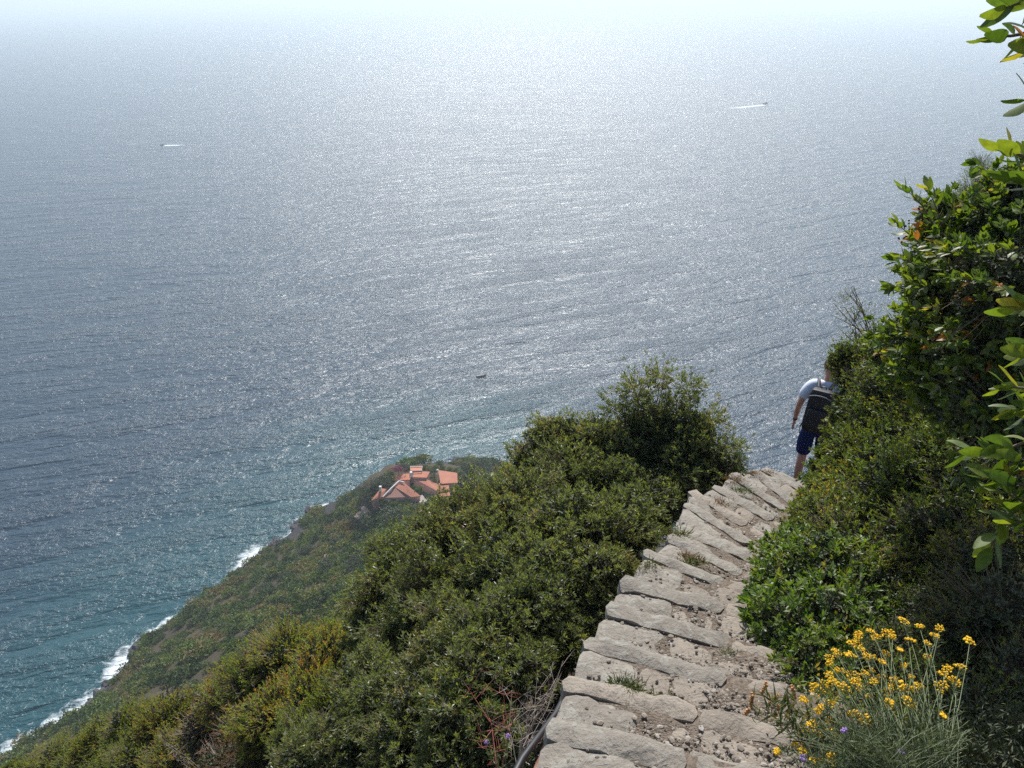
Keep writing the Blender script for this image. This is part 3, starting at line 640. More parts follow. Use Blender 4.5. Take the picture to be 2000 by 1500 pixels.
# ---- hedge on the uphill side of the path
hedge = 'shrubs of the overhanging hedge beside the steps'
shrub('myrtle_shrub', 'dense fine-leaved green shrub that hides most of the hiker', 'shrub',
      [L(1740, 800, 6.2, .42), L(1710, 870, 6.1, .38), L(1790, 880, 5.8, .46), L(1665, 915, 6.2, .23), L(1700, 960, 5.8, .40), L(1830, 790, 5.8, .46), L(1735, 740, 6.5, .26), L(1680, 745, 6.9, .15), L(1660, 700, 7.0, .12), L(1720, 680, 6.7, .24), L(1880, 850, 5.4, .50), L(1625, 960, 6.1, .18), L(1650, 1010, 5.6, .28), L(1760, 1040, 5.2, .45), L(1740, 900, 5.6, .3), L(1850, 930, 5.0, .4), L(1650, 850, 6.6, .12), L(1618, 915, 6.5, .10), L(1800, 720, 6.0, .42), L(1690, 800, 6.6, .18), L(1595, 950, 6.3, .10), L(1640, 880, 6.5, .12), L(1850, 700, 5.6, .4), L(1662, 765, 7.0, .12), L(1650, 800, 7.0, .12), L(1640, 840, 6.9, .13), L(1625, 880, 6.8, .12), L(1605, 915, 6.8, .10), L(1580, 935, 6.6, .08), L(1634, 712, 7.0, .08), L(1652, 690, 7.0, .13), L(1650, 735, 7.0, .12), L(1630, 700, 7.0, .07), L(1655, 780, 6.9, .13), L(1640, 815, 6.9, .12), L(1628, 850, 6.9, .11), L(1607, 885, 6.8, .09), L(1588, 910, 6.8, .07)], MY, hedge, seed=21, limbs=False)
shrub('mastic_shrub', 'bright green broad-leaved shrub bulging over the near steps', 'shrub',
      [L(1550, 1140, 4.4, .24), L(1495, 1200, 4.2, .13), L(1550, 1230, 4.0, .24), L(1620, 1120, 4.4, .30), L(1640, 1220, 4.0, .30), L(1520, 1080, 4.8, .14), L(1590, 1310, 3.7, .20), L(1535, 1300, 3.8, .12), L(1475, 1150, 4.4, .06), L(1560, 1370, 3.6, .11), L(1680, 1300, 3.8, .24), L(1500, 1120, 4.6, .09), L(1560, 1070, 4.9, .15), L(1480, 1240, 4.1, .07)], MA, hedge, seed=22, limbs=False)
shrub('myrtle_shrub', 'lower fine-leaved shrub of the hedge with yellowish new tips', 'shrub',
      [L(1600, 1020, 5.2, .22), L(1565, 1000, 5.5, .10), L(1680, 1080, 4.8, .36), L(1760, 1160, 4.3, .34), L(1700, 1190, 4.2, .26), L(1840, 1060, 4.4, .38), L(1900, 1180, 4.0, .36), L(1820, 950, 4.9, .42), L(1940, 980, 4.4, .40), L(1570, 970, 5.9, .08), L(2000, 1100, 4.0, .4), L(1750, 980, 4.9, .35), L(1545, 1040, 5.3, .09), L(1900, 900, 4.8, .4), L(1950, 870, 4.6, .4)], MY, hedge, seed=23, limbs=False)
shrub('buckthorn_shrub', 'tall buckthorn with glossy yellow green leaves against the sea', 'shrub',
      [L(1835, 490, 3.7, .15), L(1820, 420, 3.7, .09), L(1880, 500, 3.6, .20), L(1850, 580, 3.6, .20), L(1940, 540, 3.3, .25), L(1905, 430, 3.5, .13), L(1970, 430, 3.3, .2), L(1880, 660, 3.6, .25), L(1960, 680, 3.3, .28), L(1800, 640, 4.0, .17), L(1750, 650, 4.6, .10), L(1800, 720, 4.4, .22), L(1990, 560, 3.1, .28), L(1960, 800, 3.3, .3), L(1850, 400, 3.6, .07), L(1945, 385, 3.4, .12), L(1860, 760, 4.0, .25), L(1800, 560, 3.8, .12), L(1725, 690, 5.0, .12), L(1990, 360, 3.3, .12), L(1830, 690, 3.9, .22), L(1900, 740, 3.7, .26)], BU, hedge, seed=24, limbs=False)
shrub('juniper_shrub', 'grey feathery shrub rising behind the buckthorn', 'shrub',
      [L(1900, 385, 6.0, .20), L(1925, 350, 6.0, .16), L(1960, 380, 5.8, .25), L(1870, 400, 6.0, .14), L(1915, 320, 6.0, .10)], JU, hedge, seed=25, core=False, limbs=False)
shrub('juniper_shrub', 'dark feathery shrub in the shade behind the yellow flowers', 'shrub',
      [L(1880, 1250, 3.5, .24), L(1960, 1220, 3.4, .28), L(1820, 1220, 3.8, .24), L(1990, 1360, 3.1, .26), L(1740, 1280, 3.6, .2), L(1930, 1120, 3.8, .26), L(1820, 1350, 3.3, .2), L(1900, 1400, 3.0, .2)], JU, hedge, seed=26, limbs=False)
SPRIG = clump('leaf_clump', 0.28, 40, 9, 0.032, 0.008, M_MYRT, M_TWIG, T2, seed=91, shell=0.3, spread=(8, 45), upb=.5)
sprays('myrtle_shrub', 'bare thin twigs reaching out above the head of the hiker', 'shrub', at(1740, 760, 6.6),
       [L(1640, 690, 7.0, .16), L(1615, 715, 7.0, .10), L(1650, 600, 6.9, .14), L(1665, 640, 6.8, .16), L(1690, 620, 6.7, .16), L(1640, 735, 6.9, .14), L(1660, 575, 6.9, .08)], SPRIG, hedge, seed=27, r0=0.005)

# ---- near branches with separately modelled leaves
def big_leaf(seed, bend):
    g = np.random.default_rng(seed); nL = 7; V = []; F = []
    for i in range(nL):
        t = i / (nL - 1); wv = 0.5 * (math.sin(math.pi * min(1, t * 0.94 + 0.02)) ** 0.75) * (1 - 0.18 * (t - .6)); yy = t; zz = -bend * t * t
        V += [(-wv, yy, zz + 0.10 * wv * 2 * .5 + 0.015 * math.sin(9 * t + seed)), (0, yy, zz), (wv, yy, zz + 0.10 * wv * 2 * .5 + 0.015 * math.sin(8 * t + seed + 1))]
    for i in range(nL - 1):
        a = i * 3; F += [(a, a + 1, a + 4, a + 3), (a + 1, a + 2, a + 5, a + 4)]
    V = np.array(V); V[:, 0] *= 0.42
    return V, np.array(F)
BIG = []
for s_ in range(8):
    V, F = big_leaf(s_, [0.05, .15, .28, 0.0, .1, .2, .35, -.05][s_]); rv = np.full(len(V), [.35, .55, .7, .45, .85, .62, .25, .93][s_])
    BIG.append(mesh_np('leaf', V, F, M_BUCK, rnd=rv, smooth=True))
def leaf_at(parent, pos, d, nrm, size, rs):
    d = Vector(d).normalized(); n = Vector(nrm); x = n.cross(d)
    if x.length < 1e-4: x = d.orthogonal()
    x.normalize(); z = x.cross(d) * -1
    z = d.cross(x) * -1; M = Matrix((x, d, x.cross(d))).transposed()
    o = bpy.data.objects.new('leaf', rs.choice(BIG)); COL.objects.link(o); o.parent = parent
    o.location = Vector(pos); o.rotation_euler = M.to_euler(); o.scale = (size * rs.uniform(.85, 1.25), size, size)
    return o
def branch(name, label, pts_list, lsize, nleaf, seed, foot=None, group=hedge, r0=0.006, berries=0, step=None):
    rs = random.Random(seed); foot = Vector(foot if foot is not None else pts_list[0][0]); root = empty(name, foot); tag(root, label, 'branch', group); paths = []
    for pts in pts_list:
        P_ = [Vector(p) - foot for p in pts]; paths.append((P_, r0, 0.0018))
        tot = sum((P_[k + 1] - P_[k]).length for k in range(len(P_) - 1))
        for k in range(nleaf):
            # more leaves towards the tip, in loose whorls
            t = 1 - (k / nleaf) ** 1.15; dd = t * tot; q = P_[0]; dr = None
            for a_, b_ in zip(P_[:-1], P_[1:]):
                ll = (b_ - a_).length
                if dd <= ll + 1e-6: q = a_.lerp(b_, dd / ll); dr = (b_ - a_).normalized(); break
                dd -= ll
            if dr is None: dr = (P_[-1] - P_[-2]).normalized(); q = P_[-1]
            ang = k * 2.4 + rs.uniform(-.4, .4); a = dr.orthogonal().normalized(); b = dr.cross(a)
            out = a * math.cos(ang) + b * math.sin(ang); op = rs.uniform(0.35, 0.9) if t > .85 else rs.uniform(.7, 1.3)
            d = (dr * math.cos(op) + out * math.sin(op) + Vector((0, 0, .12))).normalized()
            n = (dr - d * dr.dot(d)).normalized() + Vector((rs.uniform(-.3, .3), rs.uniform(-.3, .3), .25))
            leaf_at(root, q, d, n, lsize * rs.uniform(.7, 1.15), rs)
    link('stem', limb_mesh('stem', paths, M_TWIG), root)
    return root
def B(*pp): return [tuple(at(*p)) for p in pp]
branch('buckthorn_branch', 'large-leaved branch hanging into the top right corner', [B((2090, 40, 1.5), (2030, 60, 1.52), (1975, 70, 1.55), (1935, 72, 1.56)), B((2070, -30, 1.5), (2010, 0, 1.5), (1965, 15, 1.5)), B((2100, 70, 1.45), (2050, 90, 1.46), (2010, 95, 1.48))], 0.058, 11, 31)
branch('buckthorn_branch', 'few leaves poking in below the top corner branch', [B((2090, 210, 1.5), (2040, 205, 1.5), (2005, 195, 1.5))], 0.055, 9, 32)
branch('buckthorn_branch', 'dark-leaved branch at the upper right edge above the buckthorn', [B((2120, 360, 1.6), (2050, 330, 1.62), (1985, 300, 1.65), (1965, 290, 1.66)), B((2110, 400, 1.6), (2050, 370, 1.6), (1990, 345, 1.62))], 0.056, 14, 33)
branch('buckthorn_branch', 'yellowish branch tip at the right edge beside the tall buckthorn', [B((2120, 640, 1.5), (2060, 610, 1.52), (1990, 600, 1.55)), B((2120, 700, 1.5), (2060, 690, 1.52), (2000, 690, 1.55))], 0.056, 17, 34)
branch('buckthorn_branch', 'bright rosette of broad leaves at mid height on the right edge', [B((2100, 760, 1.6), (2030, 760, 1.62), (1960, 755, 1.65)), B((2100, 790, 1.6), (2040, 800, 1.62), (1975, 800, 1.65))], 0.056, 16, 35)
branch('buckthorn_branch', 'longest leafy branch reaching left across the dark hedge', [B((2130, 830, 1.6), (2040, 850, 1.65), (1960, 880, 1.7), (1890, 880, 1.75)), B((2100, 900, 1.6), (2020, 900, 1.62), (1940, 890, 1.7)), B((2090, 940, 1.6), (2010, 950, 1.62), (1930, 930, 1.7))], 0.058, 16, 36)
branch('buckthorn_branch', 'lowest drooping branch ending in a single hanging leaf', [B((2090, 960, 1.6), (2020, 980, 1.62), (1960, 1010, 1.65), (1935, 1070, 1.66)), B((2090, 1010, 1.55), (2030, 1000, 1.6), (1965, 960, 1.65)), B((2090, 1040, 1.55), (2040, 1040, 1.58), (1985, 1020, 1.6))], 0.056, 15, 37)
# sprigs of the buckthorn silhouette, leaves modelled one by one
tips = [((1840, 470), (1800, 400), (1765, 365)), ((1850, 480), (1830, 410), (1812, 365)), ((1830, 500), (1790, 470), (1750, 435)), ((1830, 530), (1790, 520), (1760, 500)), ((1870, 450), (1860, 400), (1850, 385)), ((1850, 560), (1800, 560), (1765, 550)), ((1850, 610), (1810, 620), (1775, 600))]
branch('buckthorn_branch', 'outermost sprigs of the tall buckthorn carrying dark berries', [B((a[0], a[1], 3.6), (b[0], b[1], 3.5), (c_[0], c_[1], 3.5)) for a, b, c_ in tips], 0.058, 20, 38, r0=0.004)
br = bpy.data.objects[-1] if False else None
# berries below the sprigs
ib = mesh_np('berry', IV * 0.0048, IF, M_BERRY, smooth=True)
sprig = [o for o in bpy.data.objects if o.get('label', '').startswith('outermost sprigs')][0]
for k in range(16):
    c0 = random.choice([(1790, 410), (1775, 440), (1762, 462), (1780, 425)]); p = Vector(at(c0[0] + random.uniform(-10, 10), c0[1] + random.uniform(-8, 12), 3.46)) - sprig.location
    link('berry', ib, sprig, p)

# ---- far hillside cover
def sclump(name, n, sz, mat, seed, flat=0.75, shell=.75):
    g = np.random.default_rng(seed); u = norm(g.normal(size=(n, 3))); u[:, 2] = np.abs(u[:, 2]) * 1.0 - 0.15
    lum = 1 + 0.45 * np.array([mnoise.noise(Vector(tuple(q * 2.2 + seed * 3.1))) for q in u]) * 2
    pos = u * (lum * (shell + (1 - shell) * g.random(n)))[:, None] * np.array([1, 1, flat])
    d = norm(u + g.normal(size=(n, 3)) * 0.7); nr = norm(u + g.normal(size=(n, 3)) * 0.5)
    V, F = scatter_leaves(pos, d, nr, sz * (0.6 + 0.8 * g.random(n)), sz * 0.6 * (0.6 + .8 * g.random(n)), T2)
    rv = np.repeat(np.clip(0.42 + 0.28 * g.normal(size=n) * .6 + 0.12 * (lum - 1), 0, 1), 4)
    return mesh_np(name, V, F, mat, rnd=rv)
SC = [sclump('crown', 480, 0.24, M_FAR, s) for s in (1, 2, 3, 4)]
DT = [sclump('crown', 1500, 0.105, M_FARDARK, s, 0.85) for s in (5, 6)]
g = np.random.default_rng(5)
def slope_points(n, x0, x1, y0, y1, minz=3.0):
    x = g.uniform(x0, x1, n); y = g.uniform(y0, y1, n); z = ground(x, y); m = z > minz + 7 * (vnoise2(x / 11, y / 11, 8) - 0.35)
    return x[m], y[m], z[m]
# visible slope: keep what falls inside the frame (with a margin) or near it
X, Y, Z = slope_points(11500, -190, 70, 22, 385)
rel = np.stack([X, Y, Z - CAM_Z], -1); dep = rel @ FV; pxx = 1000 + FPX * (rel @ RV) / dep; pyy = 750 - FPX * (rel @ UV) / dep
vis = (pxx > -350) & (pxx < 1250) & (pyy > 700) & (pyy < 2100) & ~((pxx > 718) & (pxx < 902) & (pyy > 906) & (pyy < 988) & (Y > 232))
X, Y, Z = X[vis], Y[vis], Z[vis]; S = 0.9 + 2.6 * g.random(len(X)) ** 2.8; S *= 0.8 + 0.5 * vnoise2(X / 9, Y / 9, 3)
big = np.argsort(-S * ((pxx[vis] > 60) & (pxx[vis] < 1000) & (pyy[vis] < 1400)) / dep[vis])[:260]
mask = np.ones(len(X), bool); mask[big] = False
for k, i in enumerate(big):
    p = (X[i], Y[i], Z[i]); r = S[i]
    o = link('scrub_bush', SC[k % 4], None, p, (0, 0, g.uniform(0, 6.28)), (r, r, r * 0.85))
    tag(o, 'rounded evergreen bush among the scrub covering the steep coastal slope', 'bush', 'bushes scattered over the coastal slope')
# the rest of the scrub: points instanced with geometry nodes
ptm = bpy.data.meshes.new('scrub'); PX = np.stack([X[mask], Y[mask], Z[mask] - 0.05], -1).astype(np.float32)
ptm.vertices.add(len(PX)); ptm.vertices.foreach_set('co', PX.ravel())
a = ptm.attributes.new('size', 'FLOAT', 'POINT'); a.data.foreach_set('value', S[mask].astype(np.float32))
a = ptm.attributes.new('pick', 'INT', 'POINT'); a.data.foreach_set('value', (np.arange(len(PX)) % 4).astype(np.int32))
scr = link('scrub', ptm); tag(scr, kind='stuff')
ng = bpy.data.node_groups.new('scrub_scatter', 'GeometryNodeTree')
ng.interface.new_socket('Geometry', in_out='INPUT', socket_type='NodeSocketGeometry'); ng.interface.new_socket('Geometry', in_out='OUTPUT', socket_type='NodeSocketGeometry')
gi = ng.nodes.new('NodeGroupInput'); go = ng.nodes.new('NodeGroupOutput'); jn = ng.nodes.new('GeometryNodeJoinGeometry')
def named(nm, ty):
    n = ng.nodes.new('GeometryNodeInputNamedAttribute'); n.data_type = ty; n.inputs[0].default_value = nm; return n.outputs[0]
srcs = [None] * 4
for o in bpy.data.objects:
    if o.name.startswith('scrub_bush') and o.data in SC and srcs[SC.index(o.data)] is None: srcs[SC.index(o.data)] = o
for k in range(4):
    ip = ng.nodes.new('GeometryNodeInstanceOnPoints'); oi = ng.nodes.new('GeometryNodeObjectInfo'); oi.inputs[0].default_value = srcs[k]; oi.transform_space = 'ORIGINAL'
    cmp_ = ng.nodes.new('FunctionNodeCompare'); cmp_.data_type = 'INT'; cmp_.operation = 'EQUAL'
    ng.links.new(named('pick', 'INT'), cmp_.inputs[2]); cmp_.inputs[3].default_value = k
    ng.links.new(gi.outputs[0], ip.inputs['Points']); ng.links.new(cmp_.outputs[0], ip.inputs['Selection']); ng.links.new(oi.outputs['Geometry'], ip.inputs['Instance'])
    rv = ng.nodes.new('FunctionNodeRandomValue'); rv.data_type = 'FLOAT_VECTOR'; rv.inputs[0].default_value = (-.2, -.2, 0); rv.inputs[1].default_value = (.2, .2, 6.28); rv.inputs['Seed'].default_value = k
    e2r = ng.nodes.new('FunctionNodeEulerToRotation'); ng.links.new(rv.outputs[0], e2r.inputs[0]); ng.links.new(e2r.outputs[0], ip.inputs['Rotation'])
    ng.links.new(named('size', 'FLOAT'), ip.inputs['Scale']); ng.links.new(ip.outputs[0], jn.inputs[0])
ng.links.new(jn.outputs[0], go.inputs[0]); md = scr.modifiers.new('scatter', 'NODES'); md.node_group = ng

# ------------------------------------------------------------------ trees and rocks on the headland
def far_tree(px, py, dep, r, label, mesh=None, name='evergreen_tree', cat='tree', group='dark trees below and around the villa', trunk=True, mats=None):
    p = at(px, py, dep); z = gz(p[0], p[1]); root = empty(name, (p[0], p[1], z)); tag(root, label, cat, group)
    rs = random.Random(int(px * 7 + py)); me = mesh or rs.choice(DT); hgt = max(p[2] - z, r * 0.4)
    for k in range(3):
        q = Vector((rs.uniform(-.45, .45) * r, rs.uniform(-.45, .45) * r, hgt + rs.uniform(-.25, .2) * r)) if k else Vector((0, 0, hgt))
        rr = r * (1 if k == 0 else rs.uniform(.55, .75)); tag(link('crown', me, root, q, (rs.uniform(-.3, .3), rs.uniform(-.3, .3), rs.uniform(0, 6.28)), (rr, rr, rr * .8)), kind='stuff')
    if trunk: link('trunk', limb_mesh('trunk', [([(0, 0, -.6), (0.1, .1, hgt * .5), (0, 0, hgt)], 0.05 * r + .08, 0.05)], M_BARK), root)
    return root
def on_ground(px, py, lift=0.0):
    """depth where the pixel ray meets the hillside"""
    D_ = np.arange(25, 420, 0.75); P_ = CAMP[None] + ray(px, py)[None] * D_[:, None]
    hit = np.nonzero(P_[:, 2] <= ground(P_[:, 0], P_[:, 1]) + lift)[0]
    return float(D_[hit[0]]) if len(hit) else 330.0
FT = [(770, 1010, 5.2, 'largest dark evergreen just below the gable of the villa'), (722, 1018, 4.2, 'dark round tree left of the one below the gable'), (800, 1045, 4.6, 'dark tree in the cleft right of the largest one'),
      (745, 1065, 4.6, 'dark tree one row further down the slope'), (815, 1000, 3.6, 'small dark tree touching the end of the gable roof'), (845, 1025, 3.8, 'olive toned tree beside the pale driveway'),
      (700, 1100, 4.0, 'dark tree low in the gully'), (660, 1060, 3.6, 'bushy green tree on the open slope left of the gully'), (640, 1110, 3.4, 'green tree among brown scrub'), (600, 1075, 3.2, 'lone green tree near the surf'),
      (870, 985, 3.0, 'low green tree before the right wing of the villa'), (920, 975, 3.8, 'round green tree right of the villa'), (905, 945, 3.2, 'dark tree against the right wall of the villa'), (945, 950, 3.4, 'green tree on the far right of the headland'),
      (912, 915, 3.4, 'dark spiky tree on the skyline right of the villa'), (935, 912, 3.6, 'taller dark tree on the skyline right of the villa'), (958, 915, 3.0, 'last dark tree on the headland skyline'),
      (750, 940, 3.6, 'dark tree left of the upper left roof'), (735, 948, 3.4, 'green tree between the villa and the sea'), (790, 911, 1.6, 'dark bushy tree behind the upper left roof'), (715, 962, 3.2, 'green tree on the skyline left of the villa'),
      (848, 921, 1.5, 'dark tree in the gap between the two upper roofs'), (690, 1010, 3.2, 'green tree on the terrace edge'), (560, 1130, 3.0, 'round green tree above the middle surf'), (520, 1150, 2.8, 'light green tree low on the coastal slope')]
for px, py, r, lb in FT:
    d_ = on_ground(px, py, r * 0.55) if py > 900 else 300
    if py < 925: d_ = 300.0 + (925 - py) * 0.4
    far_tree(px, py, d_, r, lb)
far_tree(778, 917, 303, 2.4, 'purple flowering bougainvillea behind the upper left roof', sclump('crown', 900, .13, M_PINKFL, 77), 'bougainvillea', 'bush', None)

def rock_mesh(seed, mat):
    bm = bmesh.new(); bmesh.ops.create_icosphere(bm, subdivisions=3, radius=1.0)
    for v in bm.verts:
        c = v.co * 1.3 + Vector((seed * 7.1,) * 3); k = 1 + 0.55 * mnoise.noise(c) + 0.25 * mnoise.noise(c * 2.7); v.co *= k
        v.co = Vector((round(v.co.x * 5) / 5 * .4 + v.co.x * .6, v.co.y, round(v.co.z * 4) / 4 * .5 + v.co.z * .5))
    return mesh_bm('rock', bm, mat)
M_ROCKD = stone_mat('sea_rock', (0.035, 0.033, 0.040), (0.075, 0.07, 0.075), 0.3, (0.09, 0.085, 0.08))
M_ROCKP = stone_mat('pale_rock', (0.24, 0.17, 0.14), (0.38, 0.29, 0.24), 0.3)
RK = [rock_mesh(s, M_ROCKD) for s in range(4)]; RP = [rock_mesh(s + 5, M_ROCKP) for s in range(2)]
g = np.random.default_rng(12); cnt = 0
rl = ['dark wet rock at the edge of the surf below the coastal slope']
cc = coast[(coast[:, 1] > 175) & (coast[:, 1] < 340)]
for k in range(45):
    c0 = cc[g.integers(len(cc))]; r = g.uniform(0.8, 2.8); off = g.uniform(-1.5, 2.2)
    o = link('sea_rock', RK[k % 4], None, (c0[0] + off, c0[1] + g.uniform(-1, 1), g.uniform(-.3, .8)), (g.uniform(-.4, .4), g.uniform(-.4, .4), g.uniform(0, 6.28)), (r * g.uniform(.8, 1.6), r, r * g.uniform(.5, .9)))
    tag(o, rl[0], 'rock', 'dark rocks along the waterline')
for (px, py, r) in [(278, 1262, 4.0), (292, 1256, 3.2), (268, 1270, 2.6), (200, 1366, 3.2), (180, 1382, 3.4), (160, 1402, 3.0), (222, 1348, 2.8), (604, 1012, 2.2)]:
    p = atz(px, py, 1.0); o = link('sea_rock', RK[int(px) % 4], None, p, (0.1, 0, px), (r * 1.5, r, r * .7)); tag(o, rl[0], 'rock', 'dark rocks along the waterline')
for (px, py, r, lb) in [(640, 1088, 1.1, 'pale pinkish rock exposed on the slope below the villa'), (610, 1118, .9, 'small pale boulder lower on the bushy slope'), (662, 1042, 1.3, 'pale outcrop by the gully edge'), (718, 1000, 2.6, 'large pale outcrop at the end of the villa terrace'), (933, 925, 2.0, 'pale earth outcrop on the path right of the villa'), (960, 930, 1.6, 'pinkish outcrop at the far right of the headland'), (710, 1008, 2.0, 'pale boulder below the terrace outcrop')]:
    d_ = on_ground(px, py, .3); p = at(px, py, d_); tag(link('pale_rock', RP[int(px) % 2], None, p, (0.2, .1, px), (r * 1.6, r, r * .6)), lb, 'rock')

# ------------------------------------------------------------------ villa
def roof_mat(name, a, b):
    m, nt, P, O = new_mat(name)
    pos = N(nt, 'ShaderNodeNewGeometry').outputs['Position']
    n1 = noise_tex(nt, pos, 0.5, 4); n2 = noise_tex(nt, pos, 2.6, 4, 0.8); n3 = noise_tex(nt, pos, 1.3, 5, 0.75)
    c = mixc(nt, n1, a, b)
    f = N(nt, 'ShaderNodeMapRange'); nt.links.new(n2, f.inputs[0]); f.inputs[1].default_value = .56; f.inputs[2].default_value = .66; c = mixc(nt, math_(nt, 'MULTIPLY', f.outputs[0], 0.6), c, (0.17, 0.07, 0.05))
    f = N(nt, 'ShaderNodeMapRange'); nt.links.new(n3, f.inputs[0]); f.inputs[1].default_value = .60; f.inputs[2].default_value = .72; c = mixc(nt, math_(nt, 'MULTIPLY', f.outputs[0], 0.6), c, (0.55, 0.36, 0.28))
    nt.links.new(c, P.inputs['Base Color']); P.inputs['Roughness'].default_value = .85; P.inputs['Specular IOR Level'].default_value = .2
    return m
M_ROOF = roof_mat('roof_tiles', (0.36, 0.15, 0.10), (0.46, 0.21, 0.14)); M_ROOFB = roof_mat('bright_roof_tiles', (0.42, 0.175, 0.11), (0.50, 0.22, 0.14))
M_PINKW = plain('pink_plaster', (0.60, 0.37, 0.31), .9, .2, scale=.4); M_WHITE = plain('white_plaster', (0.66, 0.62, 0.58), .85, .2, scale=.6); M_GLASS = plain('dark_window_glass', (0.02, 0.025, 0.03), .1, .5); M_PAVE = plain('grey_paving', (0.30, 0.27, 0.24), .9, .2, scale=.8)
VC = atz(815, 948, 63.0); villa = empty('villa', (VC[0], VC[1], gz(VC[0], VC[1]))); VO = np.array(villa.location)
tag(villa, 'pink villa with several terracotta tiled roofs standing on the headland above the sea', 'house')
def wing(px, zs, roofm, overh=0.35, wallm=M_PINKW, thick=0.28, tiles=True, ridge=False):
    """px: roof outline in plan found from the photograph at the roof heights zs; builds a tiled roof slab with walls to the ground"""
    pts = [atz(x, y, z) - VO for (x, y), z in zip(px, zs)]
    cen = sum(pts) / len(pts); n = len(pts)
    top = [p for p in pts]; bot = [p - np.array([0, 0, thick]) for p in pts]
    V = np.array(top + bot); bm = bmesh.new(); vs = [bm.verts.new(v) for v in V]
    bm.faces.new(vs[:n][::-1]); bm.faces.new(vs[n:])
    for k in range(n): bm.faces.new((vs[k], vs[(k + 1) % n], vs[n + (k + 1) % n], vs[n + k]))
    bmesh.ops.recalc_face_normals(bm, faces=bm.faces); bmesh.ops.bevel(bm, geom=bm.edges[:], offset=.04, segments=1, affect='EDGES')
    rf = link('roof', mesh_bm('roof', bm, roofm), villa)
    ins = [cen + (p - cen) * (1 - overh / max(1, np.linalg.norm(p[:2] - cen[:2]))) for p in pts]
    bm = bmesh.new(); a = [bm.verts.new((p[0], p[1], p[2] - thick - .003)) for p in ins]; b = [bm.verts.new((p[0], p[1], -4.0)) for p in ins]
    for k in range(n): bm.faces.new((a[k], a[(k + 1) % n], b[(k + 1) % n], b[k]))
    bm.faces.new(a[::-1]); bmesh.ops.recalc_face_normals(bm, faces=bm.faces); link('wall', mesh_bm('wall', bm, wallm), villa)
    # rows of tiles laid as low ribs down the slope
    if tiles:
        p0, p1 = np.array(pts[0]), np.array(pts[1]); q0, q1 = np.array(pts[-1]), np.array(pts[2]); L0 = np.linalg.norm(p1 - p0); nr = max(3, int(L0 / 0.42)); A = []; Bq = []
        for k in range(nr):
            t = (k + .5) / nr; A.append(p0 * (1 - t) + p1 * t + [0, 0, .0]); Bq.append(q0 * (1 - t) + q1 * t + [0, 0, .0])
        V2, F2 = tubes(np.array(A), np.array(Bq), np.full(nr, .11), np.full(nr, .11)); tag(link('tile', mesh_np('tile', V2, F2, roofm), rf), kind='stuff')
    return rf, pts
def wwin(p, q, w_, h_, z0):
    """window in the wall between plan points p,q"""
    p = np.array(p); q = np.array(q); d = norm((q - p)[:2]); nn = np.array([d[1], -d[0]]); c0 = (p + q)[:2] / 2
    if np.dot(nn, -(c0 + VO[:2])) < 0: nn = -nn
    for nm, ww, hh, off, mt in (('window', w_ + .3, h_ + .3, .04, M_WHITE), ('pane', w_, h_, .07, M_GLASS)):
        bm = bmesh.new(); vs = []
        for o_ in (0, off):
            for (sx_, sz) in ((-1, 0), (1, 0), (1, 1), (-1, 1)):
                c = c0 + d * sx_ * ww / 2 + nn * o_; vs.append(bm.verts.new((c[0], c[1], z0 + (hh if sz else 0) - (hh - h_) / 2)))
        for f in ((0, 1, 2, 3), (7, 6, 5, 4), (0, 4, 5, 1), (1, 5, 6, 2), (2, 6, 7, 3), (3, 7, 4, 0)): bm.faces.new([vs[i] for i in f])
        bmesh.ops.recalc_face_normals(bm, faces=bm.faces)
        o = link(nm, mesh_bm(nm, bm, mt), wpar if nm == 'pane' else villa)
        if nm == 'window': wpar = o
wing([(802, 911), (824.5, 911), (824, 919), (801, 920)], [68.6] * 4, M_ROOFB, .2, M_WHITE, .5, tiles=False)
wing([(808, 920.5), (840, 921), (833.5, 933), (806.5, 932)], [68.2, 68.2, 67.7, 67.7], M_ROOFB)
wing([(775, 926), (803.5, 924.5), (800.5, 937), (770.5, 938)], [67.4, 67.4, 66.9, 66.9], M_ROOFB)
_, big_ = wing([(856, 918), (893, 923.5), (894, 943), (860, 945)], [67.0, 67.0, 66.4, 66.4], M_ROOF)
wing([(808, 934.5), (836, 937), (879, 957), (856, 961)], [66.8, 66.8, 66.0, 66.0], M_ROOF)
wing([(857, 943.5), (876, 944), (879, 968), (858, 971)], [66.0, 66.0, 65.2, 65.2], M_ROOF)
wing([(769, 950), (790, 943), (822, 969), (803, 971)], [66.8, 66.8, 65.6, 65.6], M_ROOF)
wing([(764, 952), (770, 951), (802, 971), (749, 972.5)], [66.7, 66.7, 65.0, 65.0], plain('shaded_roof', (0.27, 0.15, 0.12), .9, .2, scale=.8), .3, tiles=False)  # rear slope below the gable, its shade put into the brown colour
wing([(743.5, 953.5), (755, 955), (748, 970), (725, 977.5)], [66.4, 66.4, 64.8, 64.6], M_ROOFB)
def vbox(name, px, py, z, sx_, sy_, h_, mat, parent=villa, rz=0.0):
    p = atz(px, py, z) - VO; bm = bmesh.new(); bmesh.ops.create_cube(bm, size=1)
    for v in bm.verts: v.co = Vector((v.co.x * sx_, v.co.y * sy_, v.co.z * h_))
    bmesh.ops.bevel(bm, geom=bm.edges[:], offset=.04, segments=1, affect='EDGES'); return link(name, mesh_bm(name, bm, mat), parent, p, (0, 0, rz))
for px, py, z in ((803, 926.5, 69.0), (854, 922, 68.4), (743, 954.5, 67.0)): vbox('chimney', px, py, z, .9, .9, 2.2, M_WHITE)
